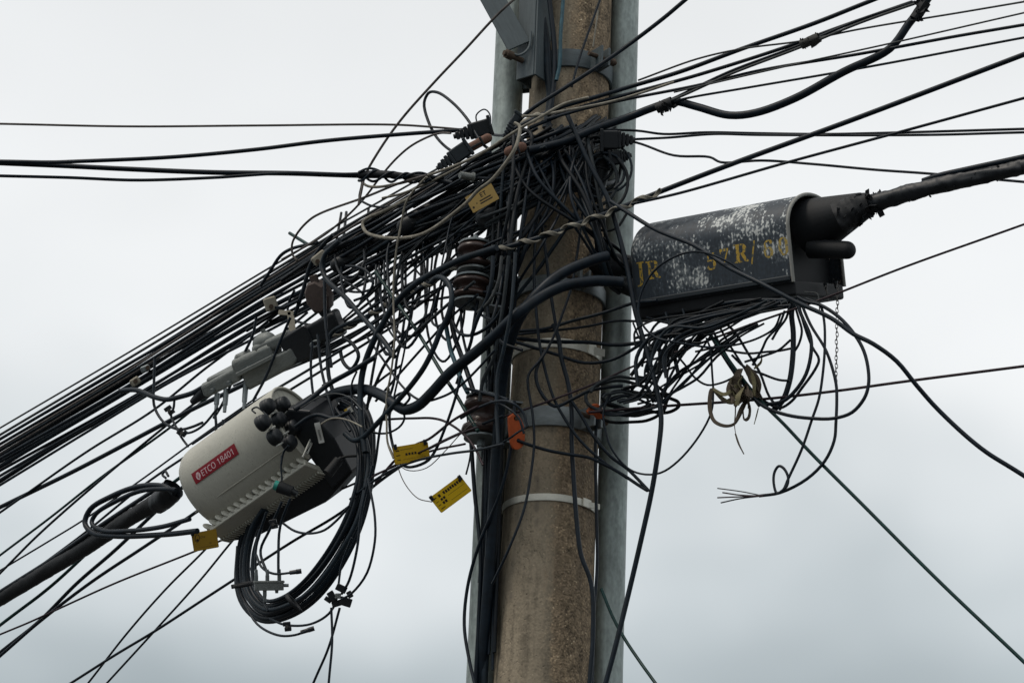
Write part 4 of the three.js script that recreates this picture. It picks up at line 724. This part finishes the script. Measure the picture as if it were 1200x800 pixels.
// ------------------------------------------------------------------ brown spool insulators and steel forks
function insulator(px, py, z, hPx, rPx, label, lean = 0) {
  const o = P(px, py, z), m = pxm(o), h = hPx * m, r = rPx * m, g = thing('spool_insulator', label, 'insulator'); g.position.copy(o); g.quaternion.copy(poleQ); g.rotateZ(lean);
  part('porcelain', lathe([[0, -h / 2], [r * 0.75, -h / 2], [r * 0.95, -h * 0.44], [r, -h * 0.34], [r * 0.95, -h * 0.24], [r * 0.72, -h * 0.16], [r * 0.62, -h * 0.04], [r * 0.62, h * 0.06], [r * 0.74, h * 0.16], [r * 0.92, h * 0.22], [r * 0.95, h * 0.32], [r * 0.88, h * 0.43], [r * 0.68, h / 2], [0, h / 2]], 36), M.brown, g);
  part('rod', cyl(V(0, -h * 0.85, 0), V(0, h * 0.95, 0), 0.008, 0.008, 12), M.steel, g);
  for (const s of [-1, 1]) { const f = new THREE.CylinderGeometry(r * 0.85, r * 0.85, 0.006, 24); f.translate(0, s * (h / 2 + 0.006), 0); const arm = rbox(0.14, 0.007, r * 0.9, 0.002, 0.075, s * (h / 2 + 0.006), -0.02); arm.rotateY(0.25); part('fork_plate', merge([f, arm]), M.steel, g); part('nut', new THREE.CylinderGeometry(0.014, 0.014, 0.014, 6).translate(0, s * (h * 0.62 + 0.01), 0), M.steel, g); }
  return g;
}
insulator(565, 490, 0.12, 46, 24, 'brown porcelain spool insulator on a steel fork above the hanging yellow tag');
insulator(556, 302, 0.22, 30, 22, 'brown porcelain spool insulator in the tangle under the tan tag');
insulator(553, 341, 0.22, 26, 25, 'brown ribbed porcelain insulator just below another one beside the conduit');
{ // rust brown disc device
  const o = P(372, 348, zb(372) + 0.2), m = pxm(o), g = thing('brown_junction_disc', 'rusty brown rounded junction cover wedged in the cable bundle', 'junction cover'); g.position.copy(o); g.quaternion.copy(camera.quaternion); g.rotateZ(0.35); g.rotateY(-0.5);
  const d = lathe([[0, 0.014], [15 * m, 0.012], [18 * m, 0.004], [18.5 * m, -0.012], [17 * m, -0.03], [0, -0.034]], 9); d.rotateX(Math.PI / 2); d.scale(0.92, 1.15, 1); part('cover', d, M.brownMatt = std([0.11, 0.078, 0.068], 0.7, { map: mottle, flatShading: true }), g);
  part('hasp', rbox(10 * m, 16 * m, 0.012, 0.003, 4 * m, 18 * m, 0), M.brownMatt, g); part('cable_boot', cyl(V(0, -16 * m, -0.01), V(0, -30 * m, -0.02), 8 * m, 5 * m, 14), M.black, g);
}
// ------------------------------------------------------------------ grey line device and its connectors
{
  const zc = zb(300) + 0.30, o = P(242, 456, zc - 0.1), e = P(348, 402, zc + 0.06), g = thing('line_tap_device', 'grey cast metal line device with connectors hanging on the cables above the white housing', 'line device');
  setFrame(g, o, e.clone().sub(o), toCam(o).cross(e.clone().sub(o)).normalize()); const m = pxm(o), L = e.distanceTo(o);
  const blob = (x0, x1, y0, y1, d, mat, nm, seed) => { const b = rbox((x1 - x0) * L, (y1 - y0) * m, d, 0.014, (x0 + x1) / 2 * L, (y0 + y1) / 2 * m, 0); const p = b.attributes.position; for (let i = 0; i < p.count; i++) { const k = 0.03 * fbm(p.getX(i) * 22, p.getY(i) * 22 + seed, p.getZ(i) * 22, 2); p.setXYZ(i, p.getX(i) + k, p.getY(i) + k, p.getZ(i) + k); } return part(nm, b, mat, g); };
  blob(-0.02, 0.40, -9, 7, 0.07, M.alu, 'tail_casting', 1); blob(0.06, 0.34, 3, 11, 0.06, M.alu, 'tail_ridge', 6); blob(0.36, 0.80, -3, 14, 0.085, M.alu, 'main_casting', 2); blob(0.40, 0.52, 6, 19, 0.07, M.alu, 'main_ridge', 7); blob(0.60, 0.98, 6, 20, 0.07, M.alu, 'main_ridge', 9);
  blob(0.40, 0.96, -22, -1, 0.08, M.alu, 'lower_casting', 3); blob(0.88, 1.2, -24, 16, 0.075, M.black, 'end_cover', 4); blob(1.15, 1.48, -14, 14, 0.06, M.black, 'end_cover', 5);
  part('dome', new THREE.SphereGeometry(12 * m, 20, 14).scale(1.25, 1, 1).translate(L * 0.72, 18 * m, 0.0), M.alu, g);
  part('dome_stud', cyl(V(L * 0.76, 27 * m, 0), V(L * 0.76, 33 * m, 0), 3 * m, 3 * m, 8), M.alu, g);
  for (const [x, y] of [[0.1, -4], [0.28, -5], [0.52, 0]]) part('screw', cyl(V(x * L, y * m, 0.03), V(x * L, y * m, 0.056), 2.6 * m, 2.4 * m, 6), M.steel, g);
  part('clamp_lip', rbox(L * 0.40, 5 * m, 0.03, 0.003, L * 0.60, -1 * m, 0.05), M.alu, g);
  part('eyelet', new THREE.TorusGeometry(4 * m, 1.4 * m, 8, 18).scale(1.3, 0.8, 1).translate(L * 1.22, -10 * m, 0.06), M.steel, g);
  part('inlet_boot', cyl(V(-0.02 * L, -1 * m, 0), V(-0.20 * L, -6 * m, -0.01), 8 * m, 4 * m, 16), M.black, g);
  const dn = V(0, -1, 0).applyQuaternion(g.quaternion.clone().invert());
  for (const [x, y, k] of [[0.10, -10, 14], [0.20, -10, 20], [0.40, -14, 24]]) { const a = V(x * L, y * m, 0.02), b = a.clone().addScaledVector(dn, k * m), c = part('connector', cyl(a, b, 3.4 * m, 3 * m, 6), M.steel, g); part('ferrule', cyl(b, b.clone().addScaledVector(dn, 9 * m), 2.3 * m, 2.1 * m, 12), M.steel, c); }
}
cables(`
J k 3.4 0.36|252,486 253,500 252,530 254,540
J k 3.4 0.36|261,492 262,505 270,520 282,522
J k 3.2 0.36|279,490 280,505 276,520 262,530
`);
function smallPlate(px, py, z, w, h, rot, mat, nm, label, hole) { const o = P(px, py, z), m = pxm(o), g = thing(nm, label, 'fitting'); g.position.copy(o); g.quaternion.copy(camera.quaternion); g.rotateZ(rot); g.rotateY(0.3); part('plate', rbox(w * m, h * m, 0.02, 0.006), mat, g); part('screw', cyl(V(hole[0] * w * m, hole[1] * h * m, 0.004), V(hole[0] * w * m, hole[1] * h * m, 0.016), 2.6 * m, 2.6 * m, 12), M.rust, g); return g; }
smallPlate(374, 302, zb(374) + 0.24, 19, 11, 0.7, M.beige, 'cream_clamp', 'cream coloured clamp piece wedged in the bundle by a black loop', [-0.3, -0.2]);
smallPlate(317, 356, zb(317) + 0.22, 15, 16, 0.3, M.beige, 'cream_clamp_block', 'cream clamp block at the lower bundle edge above the pale bracket strip', [-0.1, -0.2]);
{ const g = thing('pale_strip', 'pale bent metal strip hanging between the bundle and the grey line device', 'strip'), z = zb(340) + 0.2; g.position.copy(P(330, 366, z)); const q = (x, y) => P(x, y, z).sub(g.position), s = (a, b, w) => { const d = b.clone().sub(a), x = rbox(d.length(), w, 0.004, 0.0015); x.applyQuaternion(new THREE.Quaternion().setFromUnitVectors(V(1, 0, 0), d.clone().normalize())); const c = a.clone().add(b).multiplyScalar(0.5); x.translate(c.x, c.y, c.z); return x; }; part('strip', merge([s(q(326, 366), q(341, 367), 0.017), s(q(340, 365), q(343, 392), 0.022)]), M.beige, g); }
smallPlate(158, 447, zb(158) + 0.1, 12, 9, 0.6, M.beige, 'bundle_clamp', 'small beige clamp on the bundle where a thick cable leaves it', [0, 0]);
smallPlate(170, 432, zb(170) + 0.08, 11, 8, 0.4, M.steel, 'bundle_clamp', 'small grey clamp on the bundle beside the beige clamp', [0.2, 0]);
// ------------------------------------------------------------------ ribbed connectors at the pole head
function ribbed(px, py, z, ang, len, h, mat, label) {
  const o = P(px, py, z), m = pxm(o), g = thing('ribbed_connector', label, 'connector'); g.position.copy(o); g.quaternion.copy(camera.quaternion); g.rotateZ(ang);
  part('body', rbox(len * 0.5 * m, h * m, h * 0.8 * m, 0.006, len * 0.18 * m, 0, 0), mat, g); part('flange', rbox(4 * m, h * 1.25 * m, h * m, 0.003, 0.42 * len * m, h * 0.05 * m, 0), mat, g);
  part('boot', cyl(V(0, 0, 0), V(-0.56 * len * m, 0, 0), h * 0.36 * m, h * 0.14 * m, 14), mat, g);
  for (let i = 0; i < 4; i++) part('rib', rbox(len * 0.10 * m, h * (0.95 - 0.15 * i) * m, h * (0.8 - 0.13 * i) * m, 0.004, (-0.10 - 0.115 * i) * len * m, 0, 0), mat, g);
  return g;
}
ribbed(556, 153, 0.2, 0.28, 46, 19, M.black, 'black ribbed cable connector under the tiny wire loop');
ribbed(533, 183, 0.24, 0.6, 46, 18, M.slate, 'slate grey ribbed cable connector under the open cable loop');
ribbed(600, 145, 0.34, 0.98, 34, 9, M.slate, 'slate grey flat connector with a pale wire leaving it beside the pole');
ribbed(722, 164, 0.27, 3.14, 40, 22, M.black, 'black ribbed connector where the level cables leave the pole');
ribbed(726, 184, 0.25, 3.3, 26, 17, M.black, 'short black connector below another one in front of the conduit');
function cover(px, py, z, ang, len, h, mat, label) { const o = P(px, py, z), m = pxm(o), g = thing('cable_cover', label, 'cover'); g.position.copy(o); g.quaternion.copy(camera.quaternion); g.rotateZ(ang); const c = new THREE.CapsuleGeometry(h / 2 * m, len * m, 6, 16); c.rotateZ(Math.PI / 2); c.scale(1, 1, 0.7); part('shell', c, mat, g); part('strap', rbox(3 * m, h * 1.08 * m, h * 0.8 * m, 0.003, len * 0.2 * m, 0, 0), M.black, g); part('slot', rbox(len * 0.5 * m, 2.4 * m, 0.006, 0.001, -len * 0.1 * m, -h * 0.1 * m, h * 0.35 * m), M.black, g); }
cover(560, 168, 0.26, 0.5, 26, 11, M.clay, 'terracotta brown cable cover between the two ribbed connectors');
cover(604, 175, 0.3, 0.35, 16, 12, M.clay, 'dull terracotta cover among the cables in front of the conduit');
cover(622, 140, 0.2, 0.5, 18, 9, M.beige, 'pale beige sleeve among the cables at the pole head');
cover(602, 200, 0.2, 0.3, 40, 22, M.black, 'black closure added as dark mass in the cable knot beside the tan tag');  // black closures from here on are added behind the cables to darken the knot
cover(640, 205, 0.2, -0.2, 50, 26, M.black, 'black closure added as dark mass in the cable knot in front of the pole');
cover(588, 245, 0.18, 0.5, 44, 24, M.black, 'black closure added as dark mass in the tangle above the brown insulator');
cover(702, 205, 0.2, 1.35, 44, 22, M.black, 'upright black closure added as dark mass in the knot beside the conduit');
cover(500, 250, zb(500) - 0.02, 0.55, 60, 20, M.black, 'slim black closure added as dark mass inside the cable bundle beside the pole');  // slim closures, more dark volume added inside the bundle
cover(420, 297, zb(420) - 0.02, 0.5, 56, 18, M.black, 'slim black closure added as dark mass inside the bundle beside the cream clamp');
{ const o = P(545, 206, 0.3), m = pxm(o), g = thing('hex_connector', 'small greenish grey hexagonal connector poking out of the bundle', 'connector'); g.position.copy(o); g.quaternion.copy(camera.quaternion); g.rotateZ(-0.15); part('body', cyl(V(-6 * m, 0, 0.01), V(8 * m, 0, -0.01), 4.4 * m, 4.4 * m, 6), M.alu, g); part('collar', cyl(V(8 * m, 0, -0.01), V(10 * m, 0, -0.012), 6 * m, 6 * m, 14), M.alu, g); }
smallPlate(659, 212, 0.2, 13, 15, -0.05, M.alu, 'mounting_plate', 'small bare grey mounting plate showing through the cable knot on the pole', [0.25, -0.2]);
// taped joints on the spans
function tape(px0, py0, px1, py1, zoff, w, seed, label, mat = M.blackSoft) { const a = P(px0, py0, zb(px0) + zoff), b = P(px1, py1, zb(px1) + zoff), m = pxm(a), mid = a.clone().lerp(b, 0.5), c = new THREE.CatmullRomCurve3([a, mid, b]); const g = thing('taped_joint', label, 'tape'); part('wrap', raggedTube([a, mid, b], w / 2 * m, w / 2 * m, 0.35, seed, 24), mat, g); part('torn_end', flakes(c, w / 2 * m, 16, 0.011, seed), mat, g); }
tape(1072, 22, 1085, 2, 0.02, 13, 4, 'ragged black tape joint at the end of the bowed thick cable');
tape(939, 52, 960, 43, 0.04, 11, 6, 'ragged grey tape joint round two thin spans', std([0.09, 0.09, 0.085], 0.9, { map: mottle }));
tape(770, 127, 788, 119, 0.06, 12, 7, 'black tape joint where the bowed cable meets the spans');
{ // preformed grip on the level span
  const g = thing('preformed_grip', 'black twisted wire grip on the level cable where it reaches the bundle', 'grip'), pA = P(420, 205, 0.10), pB = P(505, 210, 0.13); g.position.copy(pA); const d = pB.clone().sub(pA), m = pxm(pA), R = rng(12);
  part('core', raggedTube([V(0, 0, 0), d.clone().multiplyScalar(0.3).add(V(0, 3 * m, 0)), d.clone().multiplyScalar(0.7).add(V(0, 2 * m, 0)), d], 4.5 * m, 3 * m, 0.4, 5, 60), M.blackSoft, g);
  for (let k = 0; k < 3; k++) { const h = []; for (let i = 0; i <= 24; i++) { const t = i / 24, a = t * tau * (1.3 + k * 0.5) + k * 2; h.push(d.clone().multiplyScalar(t).add(V(0, Math.sin(a) * 7 * m * (1 - 0.4 * t) + (k === 0 ? 5 * m * Math.sin(t * 3.1) : 0), Math.cos(a) * 6 * m))); } part('rod', tube(h, 1.6 * m, 3, 6), K.k, g); }
}
// ------------------------------------------------------------------ splitter and clips under the housing
{
  const z = zb(315) + 0.62, o = P(315, 686, z), m = pxm(o), g = thing('cable_splitter', 'small silver metal splitter box with threaded ports inside the big coil', 'splitter'); g.position.copy(o); g.quaternion.copy(camera.quaternion); g.rotateY(0.15);
  const body = rbox(34 * m, 11 * m, 0.024, 0.002); part('body', body, M.alu, g); part('lip', rbox(36 * m, 2 * m, 0.026, 0.001, 0, 4.5 * m, 0), M.alu, g);
  const port = (x, dir) => { const a = V(x * m, dir * 5 * m, 0), b = V(x * m, dir * 12 * m, 0), p = part('port', cyl(a, b, 2.6 * m, 2.6 * m, 6), M.steel, g); part('plug', cyl(b, V(x * m, dir * 19 * m, 0), 2.2 * m, 1.8 * m, 10), M.steel, p); };
  port(-15, 1); port(-2, 1); port(12, 1); port(-5, -1); part('ground_screw', cyl(V(16 * m, 0, 0), V(23 * m, 0, 0), 2 * m, 2 * m, 8), M.steel, g); part('boss', cyl(V(9 * m, -5 * m, 0), V(9 * m, -9 * m, 0), 2.4 * m, 1.8 * m, 10), M.alu, g);
}
for (const [x0, y0, x1, y1, lab] of [[339, 671, 353, 669, 'crimped connector end on a stub lying level above the splitter'], [352, 741, 368, 736, 'crimped connector end of the lowest loop under the big coil']]) { const a = P(x0, y0, zb(340) + 0.61), b = P(x1, y1, zb(340) + 0.61), m = pxm(a), g = thing('cable_plug', lab, 'connector'); g.position.copy(a); const d = b.clone().sub(a); part('sleeve', cyl(V(0, 0, 0), d.clone().multiplyScalar(0.55), 2.5 * m, 2.7 * m, 12), M.steelDark, g); part('tip', cyl(d.clone().multiplyScalar(0.55), d, 3 * m, 3 * m, 6), M.black, g); }
{
  const z = zb(397) + 0.6, o = P(397, 700, z), m = pxm(o), g = thing('cable_clip_cluster', 'cluster of black clip brackets gripping thin cables under the big coil', 'clip'); g.position.copy(o); g.quaternion.copy(camera.quaternion);
  for (const [x, y, w, h, r] of [[-8, 1, 8, 13, 0.55], [3, 11, 13, 8, -0.45], [8, -5, 14, 10, -0.3], [-2, -7, 13, 7, 0.3], [-13, -3, 9, 5, -0.6], [13, 4, 6, 8, 0.5]]) part('clip', rbox(w * m, h * m, 0.014, 0.002).rotateZ(r).translate(x * m, y * m, (x + y) * 0.0006), M.blackSoft, g);
  part('spring', rbox(7 * m, 6 * m, 0.016, 0.002, -1 * m, 2 * m, 0.004), M.alu, g); part('buckle', new THREE.TorusGeometry(4 * m, 1 * m, 6, 16).scale(1.2, 0.7, 1).translate(3 * m, 11 * m, 0.012), M.steelDark, g);
}
for (const [x, y, r, lab] of [[198, 481, 0.6, 'small black clip on a jumper beside the tail of the grey line device'], [213, 507, 0.9, 'small black clip at a jumper joint above the white housing'], [320, 614, 0.2, 'small black clip on a thin cable under the white housing'], [336, 734, 0.1, 'small black tie on the lowest loops under the big coil']]) { const o = P(x, y, zb(x) + (y > 550 ? 0.62 : 0.43)), m = pxm(o), g = thing('small_clip', lab, 'clip'); g.position.copy(o); g.quaternion.copy(camera.quaternion); g.rotateZ(r); part('jaw', rbox(9 * m, 5 * m, 0.014, 0.002, 0, 3 * m, 0), M.black, g); part('jaw', rbox(8 * m, 5 * m, 0.014, 0.002, 1 * m, -3 * m, 0), M.black, g); part('screw', cyl(V(0, 0, 0), V(0, 0, 0.014), 2 * m, 2 * m, 8), M.steelDark, g); }
for (const [x, y, a, lab] of [[343, 706, 0.7, 'black cable tie round the foot of the big coil'], [285, 685, -1.4, 'black cable tie round the side of the big coil nearest the splitter']]) { const o = P(x, y, zb(x) + 0.57), m = pxm(o), g = thing('cable_tie', lab, 'cable tie'); g.position.copy(o); g.quaternion.copy(camera.quaternion); g.rotateZ(a); part('loop', new THREE.TorusGeometry(11.5 * m, 1.6 * m, 6, 28).rotateY(Math.PI / 2).scale(1.6, 1, 1), M.blackSoft, g); part('head', rbox(5 * m, 5 * m, 0.012, 0.002, 0, -12 * m, 0), M.blackSoft, g); }
// ------------------------------------------------------------------ dry fibre clump
{
  const z = zb(870) + 0.07, o = P(872, 452, z), m = pxm(o), g = thing('dry_fibre_clump', 'clump of dry brown leaf fibres caught on the cables above the green drop wire', 'plant debris'); g.position.copy(o); const q = (x, y, dz = 0) => P(x, y, z + dz).sub(o), R = rng(31);
  const ribbon = (pts, w0, mat, nm = 'strip') => { const c = new THREE.CatmullRomCurve3(pts, false, 'centripetal'), n = pts.length * 6, pos = [], idx = [], uv = []; let tw = R() * 3; for (let i = 0; i <= n; i++) { const t = i / n, p = c.getPointAt(t), d = c.getTangentAt(t); tw += 0.14 * (R() - 0.3); const s = d.clone().cross(V(Math.sin(tw), 0.2, Math.cos(tw))).normalize(), w = w0 * m * (0.55 + 0.45 * Math.sin(Math.PI * Math.min(1, t * 1.1 + 0.1))) / 2, th = d.clone().cross(s).multiplyScalar(0.0012); for (const [k, e] of [[-1, -1], [1, -1], [1, 1], [-1, 1]]) { const v = p.clone().addScaledVector(s, k * w).addScaledVector(th, e); pos.push(v.x, v.y, v.z); uv.push(t * 2, (k + 1) / 2); } } for (let i = 0; i < n; i++) for (let k = 0; k < 4; k++) { const a = i * 4 + k, b = i * 4 + (k + 1) % 4; idx.push(a, a + 4, b, b, a + 4, b + 4); } const ge = new THREE.BufferGeometry(); ge.setAttribute('position', new THREE.Float32BufferAttribute(pos, 3)); ge.setAttribute('uv', new THREE.Float32BufferAttribute(uv, 2)); ge.setIndex(idx); ge.computeVertexNormals(); return part(nm, ge, mat, g); };
  ribbon([q(868, 432), q(862, 444), q(856, 458), q(862, 468)], 14, M.leaf); ribbon([q(874, 430, 0.02), q(881, 440, 0.03), q(888, 452, 0.03), q(887, 466, 0.02)], 15, M.leaf); ribbon([q(879, 433, 0.03), q(884, 448, 0.04), q(884, 464, 0.03)], 8, M.leafPale); ribbon([q(858, 448), q(866, 456, 0.02), q(876, 464), q(872, 472)], 17, M.leaf);
  ribbon([q(862, 464), q(850, 470), q(842, 462), q(835, 456), q(832, 468), q(833, 484), q(838, 494), q(850, 499), q(860, 497), q(868, 486), q(874, 470)], 5, M.leaf); ribbon([q(836, 456, 0.01), q(848, 462, 0.01), q(856, 459, 0.02), q(862, 452)], 5, M.leafPale); ribbon([q(839, 460), q(848, 468), q(858, 472), q(866, 468)], 5, M.leafPale); ribbon([q(876, 468), q(879, 480), q(877, 490), q(873, 492), q(871, 482), q(872, 470)], 4, M.leaf); ribbon([q(874, 470), q(868, 482), q(862, 494)], 6, M.leaf); ribbon([q(862, 470), q(862, 484), q(861, 498), q(863, 512)], 1.4, M.leaf, 'fibre'); ribbon([q(862, 508), q(866, 520), q(872, 532)], 2.2, M.leaf, 'fibre'); ribbon([q(889, 478), q(886, 490), q(884, 497)], 1.2, M.leafPale, 'fibre'); ribbon([q(884, 432), q(892, 424), q(893, 415)], 3, M.leafPale);
  for (let i = 0; i < 12; i++) { const x = 855 + R() * 32, y = 436 + R() * 22; ribbon([q(x, y, R() * 0.05), q(x + R() * 12 - 6, y + 9, R() * 0.06), q(x + R() * 14 - 7, y + 20, R() * 0.05)], 5 + R() * 7, R() < 0.7 ? M.leaf : M.leafPale); }
}
renderer.render(scene, camera);
